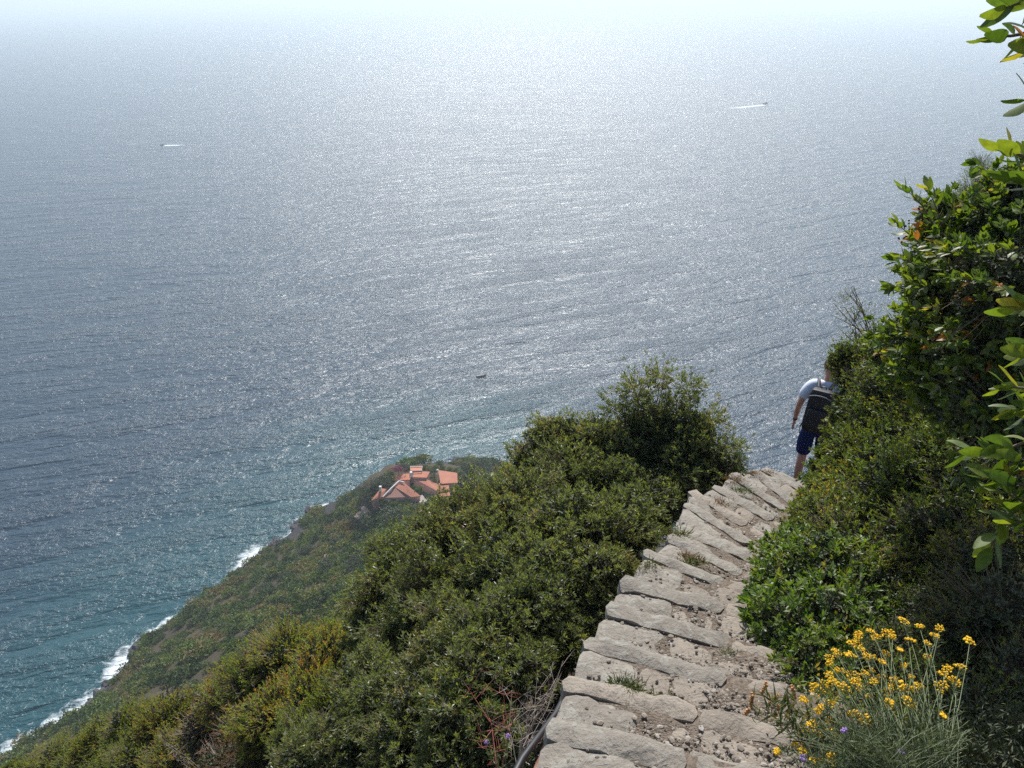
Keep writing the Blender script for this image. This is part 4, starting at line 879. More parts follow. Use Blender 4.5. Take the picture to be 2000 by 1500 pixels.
# white parapet running down beside the gable
pa = [atz(779.5, 939.5, 67.6) - VO, atz(764, 954, 67.0) - VO, atz(748, 971, 65.2) - VO]
link('parapet', limb_mesh('parapet', [(pa, .32, .32)], M_WHITE), villa)
pa = [atz(779.5, 939.5, 67.6) - VO, atz(790, 942.5, 67.4) - VO]; link('parapet', limb_mesh('parapet', [(pa, .26, .26)], M_WHITE), villa)
pa = [atz(x, y, z) - VO for x, y, z in ((802, 911, 68.9), (824.5, 911, 68.9), (824, 919, 68.9), (801, 920, 68.9), (802, 911, 68.9))]; link('parapet', limb_mesh('parapet', [(pa, .16, .16)], M_WHITE), villa)
for k in range(0): p = atz(812 + 9 * k, 936 + k * .5, 65.0) - VO; wwin(p - [.1, 0, 0], p + [.1, 0.02, 0], 1.0, 1.2, p[2])
p = atz(778, 968, 63.5) - VO; wwin(p - [.1, 0, 0], p + [.1, 0, 0], 1.0, 1.2, p[2] - .3)
# courtyard planting
far_tree(817, 957, 268, 1.5, 'yellow green bush in the courtyard between the roofs', SC[0], 'garden_bush', 'bush', None, False)
far_tree(838, 969, 263, 1.9, 'grey green bush under the long roof', DT[0], 'garden_bush', 'bush', None, False)
far_tree(887, 955, 272, 1.3, 'green bush at the corner of the right wing', SC[1], 'garden_bush', 'bush', None, False)
far_tree(808, 952, 272, .9, 'small green bush beside the gable roof', SC[2], 'garden_bush', 'bush', None, False)
rs = random.Random(44)
for px, py, r in [(762, 922, 1.6), (756, 930, 1.8), (768, 935, 1.4), (748, 942, 1.8), (830, 913, 1.3), (840, 915, 1.4), (850, 913, 1.4), (864, 914, 1.3), (878, 917, 1.3), (890, 919, 1.5), (901, 926, 1.6), (903, 936, 1.6), (795, 915, 1.3), (760, 944, 1.3), (736, 956, 1.6), (724, 966, 1.5), (846, 930, 1.1), (848, 938, 1.0), (899, 946, 1.4), (735, 980, 1.8), (750, 981, 1.6), (766, 983, 1.8), (782, 984, 1.6), (798, 982, 1.4), (868, 977, 1.5), (852, 978, 1.4)]:
    o = far_tree(px, py, on_ground(px, py, r * .6), r, 'small green garden shrub close around the villa', rs.choice(SC), 'garden_bush', 'bush', 'garden shrubs around the villa', False)
# driveway and steps to the villa
dv = []
for px, py in ((818, 972), (826, 981), (838, 990), (850, 999)):
    d_ = on_ground(px, py); dv.append(at(px, py, d_))
dv = np.array(dv); V = []; F = []
for k, p in enumerate(dv):
    t = norm((dv[min(k + 1, 3)] - dv[max(k - 1, 0)])[:2]); nn = np.array([-t[1], t[0]])
    for s_ in (-1.6, 1.6): q = p[:2] + nn * s_; V += [(q[0], q[1], p[2] + .7), (q[0], q[1], p[2] - 3)]
for k in range(3): a = k * 4; F += [(a, a + 2, a + 6, a + 4), (a, a + 4, a + 5, a + 1), (a + 2, a + 3, a + 7, a + 6)]
F.append((0, 1, 3, 2)); F.append((12, 14, 15, 13))
tag(link('driveway', mesh_np('driveway', np.array(V), np.array(F), M_PAVE)), kind='structure')

# ------------------------------------------------------------------ boats
M_HULL = plain('white_hull', (0.75, 0.76, 0.76), .35, .5, var=.03); M_DARKH = plain('dark_hull', (0.03, 0.04, 0.05), .5, .4); M_DECK = plain('boat_deck', (0.35, 0.30, 0.25), .7, .3); M_BGLASS = plain('boat_glass', (.02, .03, .04), .1, .5)
m, nt, P, O = new_mat('wake_foam'); nt.links.new(ramp(nt, noise_tex(nt, N(nt, 'ShaderNodeNewGeometry').outputs['Position'], .5, 5, .7), [(.35, (.35, .42, .45)), (.6, (.80, .84, .86))]), P.inputs['Base Color'])
al = N(nt, 'ShaderNodeAttribute', attribute_name='fade').outputs['Fac']; n_ = noise_tex(nt, N(nt, 'ShaderNodeNewGeometry').outputs['Position'], .9, 4, .7)
f = N(nt, 'ShaderNodeMapRange'); nt.links.new(math_(nt, 'SUBTRACT', math_(nt, 'ADD', al, n_), .62), f.inputs[0]); f.inputs[2].default_value = .15; nt.links.new(f.outputs[0], P.inputs['Alpha']); P.inputs['Roughness'].default_value = .8; M_WAKE = m
def loft(name, secs, mat):
    """secs: list of rings (same count) -> closed skin"""
    V = np.concatenate([np.array(s) for s in secs]); k = len(secs[0]); bm = bmesh.new(); vs = [bm.verts.new(v) for v in V]
    for i in range(len(secs) - 1):
        for j in range(k): bm.faces.new((vs[i * k + j], vs[i * k + (j + 1) % k], vs[(i + 1) * k + (j + 1) % k], vs[(i + 1) * k + j]))
    bm.faces.new(vs[:k][::-1]); bm.faces.new(vs[-k:]); bmesh.ops.recalc_face_normals(bm, faces=bm.faces); return mesh_bm(name, bm, mat, smooth=False)
def boat(label, px, py, length, heading, hullm, cabin=True, person=False, mast=False):
    p = atz(px, py, 0.0); root = empty('motorboat', (p[0], p[1], 0.05), heading); tag(root, label, 'boat'); L_, B_ = length, length * .3; secs = []
    for t in np.linspace(0, 1, 9):
        b = B_ / 2 * (1 - max(0, (t - .45) / .55) ** 2.2) * (0.92 + .08 * t) + .01; h = .12 * L_ * (1 + .55 * t * t); x = (t - .5) * L_
        secs.append([(x, -b, h), (x, -b * .8, .25 * h), (x, 0, -.12 * h * (1 - t)), (x, b * .8, .25 * h), (x, b, h), (x, 0, h * .92)])
    link('hull', loft('hull', secs, hullm), root)
    def bx(nm, c, s, mat, par=root, taper=.8):
        bm = bmesh.new(); bmesh.ops.create_cube(bm, size=1)
        for v in bm.verts: k = taper if v.co.z > 0 else 1; v.co = Vector((v.co.x * s[0] * k + c[0], v.co.y * s[1] * k + c[1], v.co.z * s[2] + c[2]))
        bmesh.ops.bevel(bm, geom=bm.edges[:], offset=min(s) * .12, segments=2, affect='EDGES'); return link(nm, mesh_bm(nm, bm, mat), par)
    h = .1 * L_
    if cabin:
        c = bx('cabin', (L_ * .03, 0, h * 1.6), (L_ * .32, B_ * .62, h * 1.2), hullm); bx('windscreen', (L_ * .03, 0, h * 1.95), (L_ * .325, B_ * .60, h * .4), M_BGLASS, c, .9)
    else: bx('seat', (-L_ * .1, 0, h * 1.05), (L_ * .12, B_ * .7, h * .4), M_DECK)
    bx('engine', (-L_ * .5, 0, h * .9), (L_ * .07, B_ * .2, h * 1.3), M_DARKH)
    if mast: link('mast', limb_mesh('mast', [([(0, 0, h), (0, 0, L_ * .42)], .05, .03)], M_DARKH), root); bx('sunshade', (0, 0, L_ * .36), (L_ * .3, B_ * .7, .06), M_DARKH, root, 1)
    return root
def wake(px, py, px2, py2, w0, w1, label):
    a = atz(px, py, .03); b = atz(px2, py2, .03); n = 24; V = []; fd = []; F = []; d = norm((b - a)[:2]); nn = np.array([-d[1], d[0]])
    for k in range(n + 1):
        t = k / n; c = a * (1 - t) + b * t; w_ = w0 + (w1 - w0) * t
        for j in range(5): s_ = (j - 2) / 2; q = c[:2] + nn * s_ * w_; V.append((q[0], q[1], .03 + .25 * (1 - t) * (1 - s_ * s_))); fd.append((1 - t) ** 1.0 * .75 * (1.05 - abs(s_) ** 2 * .8) + .0)
    for k in range(n):
        for j in range(4): i0 = k * 5 + j; F.append((i0, i0 + 1, i0 + 6, i0 + 5))
    me = mesh_np('wake', np.array(V), np.array(F), M_WAKE); at_ = me.attributes.new('fade', 'FLOAT', 'POINT'); at_.data.foreach_set('value', np.array(fd, dtype=np.float32)); o = link('wake', me); tag(o, label, 'wake'); return o
a0 = atz(1495, 203, 0); b0 = atz(1420, 213, 0); hd = math.atan2(a0[1] - b0[1], a0[0] - b0[0])
boat('grey motorboat with a cabin pulling a long white wake at upper right', 1495, 203, 19.0, hd, M_DARKH); wake(1493, 205, 1405, 214, 6.0, 12.0, 'long white wake trailing behind the upper right motorboat')
a1 = atz(318, 284, 0); b1 = atz(360, 283, 0); boat('tiny motorboat with a short wake far out on the left', 318, 284, 9.0, math.atan2(a1[1] - b1[1], a1[0] - b1[0]), M_DARKH, mast=False); wake(320, 284.5, 366, 283, 4.5, 7.0, 'short white wake of the tiny boat on the left')
bt = boat('small dark open boat with a canopy drifting in the sun glitter', 940, 735, 7.0, R_(12), M_DARKH, cabin=False, mast=True)
boat('distant speck of a boat near the upper right edge of the sea', 1855, 190, 7.0, R_(60), M_DARKH)

# ------------------------------------------------------------------ the hiker
def skin_mesh(name, verts, edges, mats, root=0, lvl=2):
    """verts: (x,y,z,rx,ry)"""
    me = bpy.data.meshes.new(name + '_cage'); me.from_pydata([v[:3] for v in verts], edges, []); ob = bpy.data.objects.new(name + '_cage', me); COL.objects.link(ob)
    ob.modifiers.new('skin', 'SKIN'); ob.modifiers['skin'].use_smooth_shade = True; ob.modifiers['skin'].branch_smoothing = 0.6
    if not me.skin_vertices:
        bm = bmesh.new(); bm.from_mesh(me); bm.verts.layers.skin.verify(); bm.to_mesh(me); bm.free()
    sv = me.skin_vertices[0].data
    for i, v in enumerate(verts): sv[i].radius = (v[3], v[4] if len(v) > 4 else v[3]); sv[i].use_root = (i == root)
    sb = ob.modifiers.new('sub', 'SUBSURF'); sb.levels = lvl; sb.render_levels = lvl
    dg = bpy.context.evaluated_depsgraph_get(); dg.update(); out = bpy.data.meshes.new_from_object(ob.evaluated_get(dg)); out.name = name
    bpy.data.objects.remove(ob); out.materials.clear()
    for m_ in (mats if isinstance(mats, list) else [mats]): out.materials.append(m_)
    for p_ in out.polygons: p_.use_smooth = True
    return out
M_SKIN = plain('skin', (0.50, 0.25, 0.17), .5, .4, var=.08, scale=20); M_SHIRT = plain('shirt_cloth', (0.62, 0.66, 0.74), .85, .2, var=.04, scale=12, bmp=.004)
M_SHORTS = plain('navy_cloth', (0.012, 0.022, 0.10), .8, .2, var=.2, scale=12, bmp=.003); M_HAIR = plain('brown_hair', (0.045, 0.028, 0.02), .6, .3, scale=60); M_BAG = plain('black_nylon', (0.012, 0.012, 0.016), .55, .4, var=.3, scale=20, bmp=.002)
M_TRIM = plain('grey_trim', (0.16, 0.165, 0.18), .6, .3); M_SHOE = plain('shoe', (0.10, 0.09, 0.08), .7, .3); M_EYE = plain('eye', (.6, .6, .6), .2, .5); M_METAL = plain('watch_strap', (.03, .03, .035), .4, .5)
best_ = None
for dep in np.arange(7.0, 9.6, 0.02):
    p = at(1606, 768, dep); k = int(np.argmin(np.hypot(*(MID - p[:2]).T))); e = abs(p[2] - 1.41 - MZ[k])
    if best_ is None or e < best_[0]: best_ = (e, p, k)
HP = Vector((best_[1][0], best_[1][1], best_[1][2] - 1.41)); HZ = R_(-32)
LEAN = Euler((R_(-9), 0, HZ)); man = empty('person', HP, HZ); man.rotation_euler = LEAN; man.scale = (0.99,) * 3; tag(man, 'hiker in white t-shirt and navy shorts descending, half hidden by the hedge', 'person')
bv = [(0, -.01, .95, .135, .105), (0, .01, 1.12, .13, .10), (0, .045, 1.30, .155, .11), (0, .065, 1.43, .10, .085), (0, .08, 1.50, .055, .055), (0, .105, 1.575, .062, .07), (0, .12, 1.655, .082, .095), (0, .11, 1.715, .068, .078),
      (-.165, .05, 1.405, .056, .056), (-.235, -.005, 1.27, .050, .050), (-.262, -.02, 1.13, .042, .042), (-.283, .03, 1.00, .036, .036), (-.295, .075, .885, .025, .021), (-.300, .09, .83, .036, .020),
      (.165, .05, 1.405, .056, .056), (.235, .02, 1.27, .050, .050), (.26, .04, 1.14, .042, .042), (.25, .14, 1.05, .036, .036), (.22, .24, .99, .025, .021), (.215, .29, .975, .036, .020),
      (-.095, -.01, .88, .092, .10), (-.10, .01, .68, .080, .085), (-.10, .03, .49, .056, .058), (-.10, -.03, .34, .054, .060), (-.10, -.05, .10, .036, .040),
      (.095, .0, .88, .092, .10), (.10, .08, .69, .080, .085), (.105, .16, .50, .056, .058), (.105, .14, .31, .054, .060), (.105, .12, -.06, .036, .040),
      (0, .215, 1.645, .014, .016), (-.088, .105, 1.655, .014, .024), (.088, .105, 1.655, .014, .024)]
be = [(0, 1), (1, 2), (2, 3), (3, 4), (4, 5), (5, 6), (6, 7), (2, 8), (8, 9), (9, 10), (10, 11), (11, 12), (12, 13), (2, 14), (14, 15), (15, 16), (16, 17), (17, 18), (18, 19), (0, 20), (20, 21), (21, 22), (22, 23), (23, 24), (0, 25), (25, 26), (26, 27), (27, 28), (28, 29), (6, 30), (6, 31), (6, 32)]
for side, wi in ((-1, 13), (1, 19)):
    w0 = bv[wi]; dv_ = Vector((bv[wi][0] - bv[wi - 1][0], bv[wi][1] - bv[wi - 1][1], bv[wi][2] - bv[wi - 1][2])).normalized(); ac = Vector((0, 1, 0.2)).normalized()
    for k, (o_, ln_) in enumerate(((-.028, .070), (-.010, .080), (.009, .076), (.027, .062))):
        b0 = Vector(w0[:3]) + ac * o_ + dv_ * .02; cu = Vector((-side * .35, 0.1, 0)); n0 = len(bv)
        m1 = b0 + dv_ * ln_ * .5; m2 = m1 + (dv_ + cu).normalized() * ln_ * .5
        bv += [(*b0, .0095), (*m1, .0085), (*m2, .007)]; be += [(wi, n0), (n0, n0 + 1), (n0 + 1, n0 + 2)]
    b0 = Vector(w0[:3]) + ac * .034 - dv_ * .01; m1 = b0 + (ac * .6 + dv_ + Vector((-side * .3, 0, 0))).normalized() * .035; n0 = len(bv); bv += [(*b0, .011), (*m1, .009), (*(m1 + dv_ * .025), .0075)]; be += [(wi, n0), (n0, n0 + 1), (n0 + 1, n0 + 2)]
link('body', skin_mesh('body', bv, be, M_SKIN), man)
tv = [(0, -.01, .90, .175, .135), (0, .0, 1.02, .165, .125), (0, .02, 1.16, .16, .125), (0, .045, 1.32, .185, .135), (0, .06, 1.43, .13, .10), (0, .075, 1.475, .075, .07), (-.17, .05, 1.415, .090, .088), (-.225, .01, 1.32, .084, .080), (-.252, -.01, 1.20, .078, .074), (.17, .05, 1.415, .090, .088), (.225, .03, 1.32, .084, .080), (.248, .03, 1.20, .078, .074), (-.09, .06, 1.43, .10, .095), (.09, .06, 1.43, .10, .095)]
link('t_shirt', skin_mesh('t_shirt', tv, [(0, 1), (1, 2), (2, 3), (3, 4), (4, 5), (4, 12), (12, 6), (6, 7), (7, 8), (4, 13), (13, 9), (9, 10), (10, 11)], M_SHIRT, root=2), man)
sv_ = [(0, -.01, .98, .165, .125), (0, -.01, .90, .17, .135), (-.10, -.005, .82, .112, .120), (-.105, .012, .68, .105, .112), (-.105, .03, .46, .088, .095), (.10, .01, .82, .112, .120), (.105, .08, .68, .105, .112), (.108, .155, .46, .088, .095)]
link('shorts', skin_mesh('shorts', sv_, [(0, 1), (1, 2), (2, 3), (3, 4), (1, 5), (5, 6), (6, 7)], M_SHORTS, root=1), man)
def ell(name, c, r, mat, par, cutz=None, seg=20):
    bm = bmesh.new(); bmesh.ops.create_uvsphere(bm, u_segments=seg, v_segments=seg // 2 + 2, radius=1)
    for v in bm.verts:
        if cutz is not None and v.co.z < cutz(v.co): v.co.z = cutz(v.co)
        k = 1 + .05 * mnoise.noise(v.co * 4); v.co = Vector((v.co.x * r[0] * k + c[0], v.co.y * r[1] * k + c[1], v.co.z * r[2] * k + c[2]))
    return link(name, mesh_bm(name, bm, mat, True), par)
ell('hair', (0, .092, 1.70), (.092, .100, .095), M_HAIR, man, lambda c: -.62 if c.y < .1 else .15)
for sx_ in (-1, 1): ell('eye', (sx_ * .032, .197, 1.668), (.011, .010, .009), M_EYE, man, seg=10)
bm = bmesh.new(); bmesh.ops.create_cone(bm, cap_ends=True, segments=16, radius1=.031, radius2=.031, depth=.026); wt = link('wristwatch', mesh_bm('wristwatch', bm, M_METAL, True), man, (-.2915, .066, .905), (R_(20), R_(6), 0)); wt.scale = (1, .85, 1)
for (x_, y_, z_) in ((-.10, -.02, .0), (.105, .15, -.16)):
    secs = []
    for t in np.linspace(0, 1, 7):
        w_ = .036 + .012 * math.sin(t * 3.1); h_ = .085 * (1 - t) ** .7 + .035; yy = y_ - .09 + .27 * t; secs.append([(x_ - w_, yy, z_), (x_ - w_, yy, z_ + h_ * .6), (x_ - w_ * .5, yy, z_ + h_), (x_ + w_ * .5, yy, z_ + h_), (x_ + w_, yy, z_ + h_ * .6), (x_ + w_, yy, z_)])
    link('shoe', loft('shoe', secs, M_SHOE), man)
bag = empty('backpack', HP + Vector((math.sin(-HZ) * -.22, math.cos(HZ) * -.22, 1.05)), HZ); bag.rotation_euler = LEAN; bag.scale = (0.99,) * 3; bag.location = HP + LEAN.to_matrix() @ Vector((0, -.22, 1.0)) * 0.99; tag(bag, 'black backpack with grey trim worn on the back of the hiker', 'backpack')
def rbox(name, c, s, mat, par, tap=.85, sub=2):
    bm = bmesh.new(); bmesh.ops.create_cube(bm, size=1); bmesh.ops.bevel(bm, geom=bm.edges[:], offset=.22, segments=4, profile=.6, affect='EDGES')
    for v in bm.verts:
        k = tap + (1 - tap) * (0.5 - v.co.z) if v.co.z > -.2 else 1.0; bulge = 1 + .05 * mnoise.noise(v.co * 5)
        v.co = Vector((v.co.x * s[0] * k * bulge + c[0], v.co.y * s[1] * k * bulge + c[1], v.co.z * s[2] + c[2]))
    return link(name, mesh_bm(name, bm, mat, True), par)
rbox('bag_body', (0, .02, .16), (.31, .20, .54), M_BAG, bag); rbox('pocket', (0, -.09, .08), (.24, .09, .26), M_BAG, bag)
rbox('bag_lid', (0, .01, .40), (.27, .19, .10), M_BAG, bag)
link('trim', limb_mesh('trim', [([(-.13, -.085, .36), (-.06, -.10, .385), (0, -.102, .39), (.06, -.10, .385), (.13, -.085, .36)], .009, .009)], M_TRIM), bag)
for sx_ in (-1, 1):
    link('strap', limb_mesh('strap', [([(sx_ * .055, .06, .42), (sx_ * .085, .16, .492), (sx_ * .105, .25, .50), (sx_ * .125, .345, .43), (sx_ * .14, .375, .28), (sx_ * .165, .33, .10), (sx_ * .165, .2, .0), (sx_ * .14, .08, -.04)], .025, .014)], M_BAG), bag)
    link('trim', limb_mesh('trim', [([(sx_ * .07, .07, .455), (sx_ * .092, .16, .520), (sx_ * .108, .25, .528)], .007, .007)], M_TRIM), bag)
    link('strap', limb_mesh('strap', [([(sx_ * .15, .05, .0), (sx_ * .17, -.02, -.08), (sx_ * .16, -.01, -.17)], .007, .004)], M_BAG), bag)
link('handle', limb_mesh('handle', [([(-.035, .06, .43), (-.025, .055, .475), (.025, .055, .475), (.035, .06, .43)], .009, .009)], M_BAG), bag)

# ------------------------------------------------------------------ flowering plants
def flower_head(seed, n=16, R0=0.019):
    g = np.random.default_rng(seed); P_ = []; S_ = []
    for k in range(n):
        r = R0 * math.sqrt((k + .5) / n) * 1.05; a = k * 2.4 + g.uniform(-.3, .3); P_.append((r * math.cos(a), r * math.sin(a), -r * r * 14 + g.uniform(-.002, .002))); S_.append(g.uniform(.0034, .0052))
    return scatter_pebbles('flower_head', np.array(P_), np.array(S_), M_YEL, .9)
FH = [flower_head(s, 14 + 3 * (s % 4), 0.014 + .0035 * (s % 3)) for s in range(6)]
heads = [(1768, 1212), (1796, 1221), (1836, 1226), (1830, 1242), (1779, 1248), (1701, 1231), (1712, 1242), (1735, 1236), (1744, 1242), (1676, 1239), (1664, 1255), (1675, 1257), (1632, 1272), (1620, 1284), (1636, 1277), (1655, 1278), (1664, 1277), (1685, 1268), (1693, 1282), (1703, 1282), (1620, 1296), (1635, 1308), (1619, 1317), (1758, 1268), (1731, 1277), (1724, 1291), (1765, 1299), (1811, 1282), (1895, 1250), (1850, 1305), (1876, 1300), (1844, 1316), (1862, 1327), (1867, 1334), (1840, 1340), (1780, 1321), (1660, 1315), (1671, 1318), (1690, 1315), (1703, 1309), (1624, 1328), (1630, 1332), (1612, 1337), (1672, 1331), (1656, 1350), (1648, 1340), (1680, 1345), (1697, 1358), (1719, 1325), (1706, 1330), (1740, 1340), (1750, 1330), (1762, 1345), (1775, 1343), (1790, 1343), (1800, 1340), (1733, 1350), (1590, 1340), (1591, 1350), (1569, 1366), (1598, 1387), (1620, 1374), (1626, 1372), (1665, 1392), (1739, 1370), (1736, 1378), (1778, 1370), (1842, 1396), (1621, 1407), (1586, 1412), (1572, 1424), (1578, 1425), (1592, 1413), (1599, 1432), (1609, 1422), (1630, 1424), (1559, 1455), (1572, 1466), (1518, 1467), (1590, 1483), (1600, 1486), (1626, 1476), (1623, 1487), (1635, 1440), (1694, 1415), (1686, 1402), (1812, 1255)]
rs = random.Random(5)
fr = at(1790, 1560, 2.2); fplant = empty('yellow_flower_plant', fr); tag(fplant, 'clump of yellow everlasting flowers on thin silvery stems at the lower right', 'flowers')
stems = []; fz = []
for k, (px, py) in enumerate(heads):
    d_ = 2.25 + rs.uniform(-.12, .12) + (1500 - py) / 300 * .35; p = Vector(at(px, py, d_)) - Vector(fr)
    hd_ = link('flower_head', rs.choice(FH), fplant, p, (rs.uniform(-.5, .1), rs.uniform(-.35, .35), rs.uniform(0, 6.28)), rs.uniform(.65, 1.0))
    base = Vector(at(1640 + (px - 1640) * .45 + 110 + rs.uniform(-50, 50), 1540 + rs.uniform(-20, 40), 2.15)) - Vector(fr); mid = base.lerp(p, .6) + Vector((rs.uniform(-.02, .02), 0, .02)); cv = Vector((rs.uniform(-.03, .01), rs.uniform(-.02, .02), rs.uniform(0, .03))); stems.append(([base, base.lerp(mid, .4) + cv, base.lerp(mid, .75) + cv * 1.2 + Vector((0, 0, .01)), mid.lerp(p, .5) + cv * .5, p - Vector((0, 0, .004))], .0015, .0009))
    if k % 3 == 0:
        q = p + Vector((rs.uniform(-.02, .02), rs.uniform(-.02, .02), -.004)); stems.append(([mid.lerp(p, .7), q], .001, .0008)); link('flower_head', rs.choice(FH), fplant, q, (rs.uniform(-.4, .2), rs.uniform(-.4, .4), 0), .6)
M_STEM = plain('silvery_stem', (0.17, 0.20, 0.11), .8, .2, var=.3, scale=40)
for k in range(150):
    px, py = rs.uniform(1540, 1900), rs.uniform(1380, 1490); p = Vector(at(px, py, 2.25 + rs.uniform(-.15, .2))) - Vector(fr); base = Vector(at(1700 + rs.uniform(-110, 150), 1550, 2.15)) - Vector(fr); stems.append(([base, base.lerp(p, .6) + Vector((rs.uniform(-.03, .03), 0, .03)), p], .0012, .0006))
link('stem', limb_mesh('stem', stems, M_STEM), fplant)
g = np.random.default_rng(8); A_ = []; D_ = []
for pts, r0, r1 in stems:
    for k in range(26):
        t = g.random() * .8; seg = min(int(t * (len(pts) - 1)), len(pts) - 2); q = Vector(pts[seg]).lerp(Vector(pts[seg + 1]), t * (len(pts) - 1) - seg); A_.append(q[:]); D_.append((g.normal() * .6, g.normal() * .6, .6))
A_ = np.array(A_); D_ = norm(np.array(D_)); n = len(A_); V, F = scatter_leaves(A_, D_, norm(g.normal(size=(n, 3))), .028 * (.6 + .8 * g.random(n)), np.full(n, .0022), T2)
tag(link('foliage', mesh_np('foliage', V, F, M_HELI, rnd=np.repeat(g.random(n), 4)), fplant), kind='stuff')
# low undergrowth around the flowers: leafy mass
def patch_cover(name, pts, nper, ln, wd, mat, seed, spreadr=.1, up=.8):
    g = np.random.default_rng(seed); P_ = np.repeat(np.array(pts), nper, 0) + g.normal(size=(len(pts) * nper, 3)) * spreadr * np.array([1, 1, .7]); n = len(P_); D_ = norm(g.normal(size=(n, 3)) * .7 + [0, 0, up]); V, F = scatter_leaves(P_, D_, norm(g.normal(size=(n, 3)) + [0, 0, .6]), ln * (.5 + .9 * g.random(n)), wd * (.6 + .8 * g.random(n)), T2)
    return mesh_np(name, V, F, mat, rnd=np.repeat(g.random(n), 4))
pts = [at(rs.uniform(1620, 2060), rs.uniform(1440, 1580), rs.uniform(2.45, 2.9)) for k in range(60)]
tag(link('undergrowth', patch_cover('undergrowth', pts, 260, .030, .007, M_CORE, 3, .075)), kind='stuff')  # leaves in the green darkened for shade
pts = []
for i in range(6, 22):
    r_ = STN[i][1]; l_ = STN[i][0]; d_ = norm(r_ - l_)
    for k in range(10): q = r_ + d_ * rs.uniform(0.05, .55) + np.array([rs.uniform(-.2, .2), rs.uniform(-.2, .2)]); pts.append((q[0], q[1], STN[i][2] + rs.uniform(0, .22)))
tag(link('undergrowth', patch_cover('undergrowth', pts, 210, .026, .009, M_MYRT, 4, .06)), kind='stuff')

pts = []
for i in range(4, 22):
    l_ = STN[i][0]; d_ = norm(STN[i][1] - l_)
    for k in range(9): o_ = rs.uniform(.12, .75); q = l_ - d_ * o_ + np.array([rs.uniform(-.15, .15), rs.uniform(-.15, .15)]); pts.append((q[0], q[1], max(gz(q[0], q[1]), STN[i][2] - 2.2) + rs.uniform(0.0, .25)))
tag(link('undergrowth', patch_cover('undergrowth', pts, 230, .034, .010, M_CORE, 6, .09)), kind='stuff')  # wall foot cover, its deep shade painted as dark leaf colour

def small_plant(name, label, cat, base, stems_, headmesh=None, heads_=(), leafm=None, nl=0, ls=(.03, .005), stem=M_STEM, seed=0, sr=.0018, headname='flower_head'):
    """stems_: list of polylines in world points"""
    base = Vector(base); root = empty(name, base); tag(root, label, cat); g = np.random.default_rng(seed)
    P_ = [([Vector(q) - base for q in s_], sr, sr * .4) for s_ in stems_]; link('stem', limb_mesh('stem', P_, stem), root)
    for hpt in heads_: link(headname, headmesh, root, Vector(hpt) - base, (g.uniform(-.5, .5), g.uniform(-.5, .5), g.uniform(0, 6)))
    if leafm:
        A_ = []; 
        for pl, _, _ in P_:
            for k in range(nl): t = g.random() * (len(pl) - 1); i0 = min(int(t), len(pl) - 2); A_.append(pl[i0].lerp(pl[i0 + 1], t - i0)[:])
        A_ = np.array(A_); n = len(A_); V, F = scatter_leaves(A_, norm(g.normal(size=(n, 3)) + [0, 0, .9]), norm(g.normal(size=(n, 3)) + [0, 0, .5]), ls[0] * (.5 + .9 * g.random(n)), ls[1] * (.6 + .8 * g.random(n)), T2)
        tag(link('foliage', mesh_np('foliage', V, F, leafm, rnd=np.repeat(g.random(n), 4)), root), kind='stuff')
    return root
PF = scatter_pebbles('flower_head', np.array([(.009 * math.cos(k * 2.4) * math.sqrt(k / 14), .009 * math.sin(k * 2.4) * math.sqrt(k / 14), -.002 * (k % 3)) for k in range(18)]), np.full(18, .0035), M_PURP, 1.0)
for (px, py, lb) in [(1648, 1425, 'small purple scabious flower among the lower yellow heads'), (1760, 1468, 'purple flower touching a yellow head at the bottom right'), (1570, 1480, 'purple flower at the bottom edge left of the yellow clump')]:
    b = at(px + 40, 1540, 2.2); t_ = at(px, py, 2.2); small_plant('purple_flower_plant', lb, 'flower', b, [[b, (np.array(b) + t_) / 2 + [0, 0, .01], t_]], PF, [t_], seed=px)
# dry grass spikes beside the path
SPK = scatter_pebbles('seed_head', np.array([(.004 * math.cos(k * 2.4), .004 * math.sin(k * 2.4), k * .0028) for k in range(16)]), np.full(16, .0042), M_SPIKE, 1.3)
b = at(1600, 1480, 2.3); tp = [at(1487, 1355, 2.5), at(1505, 1372, 2.5), at(1466, 1378, 2.5), at(1455, 1395, 2.5), at(1515, 1395, 2.45), at(1552, 1365, 2.5)]
small_plant('dry_grass_plant', 'tawny seed heads of dry grass leaning out over the edge of the path', 'grass plant', b, [[b, (b * .5 + t_ * .5) + [0, 0, .03], t_] for t_ in tp], SPK, tp, M_GRASS, 30, (.07, .003), seed=3, headname='seed_head')
# tufts growing on the steps
def tuft(px, py, z, label, mat, n, size, seed, red=False):
    p = atz(px, py, CAM_Z + z); g = np.random.default_rng(seed); P_ = np.array([(g.normal() * size * .8, g.normal() * size * .5, 0) for k in range(n)]); D_ = norm(np.stack([g.normal(size=n) * .9 + P_[:, 0] / size * .5, g.normal(size=n) * .9, np.full(n, .9)], -1))
    V, F = scatter_leaves(P_, D_, norm(g.normal(size=(n, 3))), size * .75 * (.4 + g.random(n)), size * .09 * (.6 + g.random(n)), T2)
    root = empty('weed', p); tag(root, label, 'weed'); tag(link('foliage', mesh_np('foliage', V, F, mat, rnd=np.repeat(g.random(n), 4)), root), kind='stuff'); return root
tuft(1225, 1358, -2.60, 'largest green weed tuft growing between the stones of the near steps', M_GRASS, 520, .055, 1); tuft(1215, 1340, -2.59, 'grey green weed just above the largest tuft', M_HELI, 260, .045, 2)
tuft(1352, 1100, -3.30, 'yellowish weed with red leaves in the middle of the stairs', M_GRASS, 260, .05, 3); tuft(1345, 1092, -3.30, 'dry orange leaves beside the weed in the middle of the stairs', M_DRYRED, 120, .05, 4)
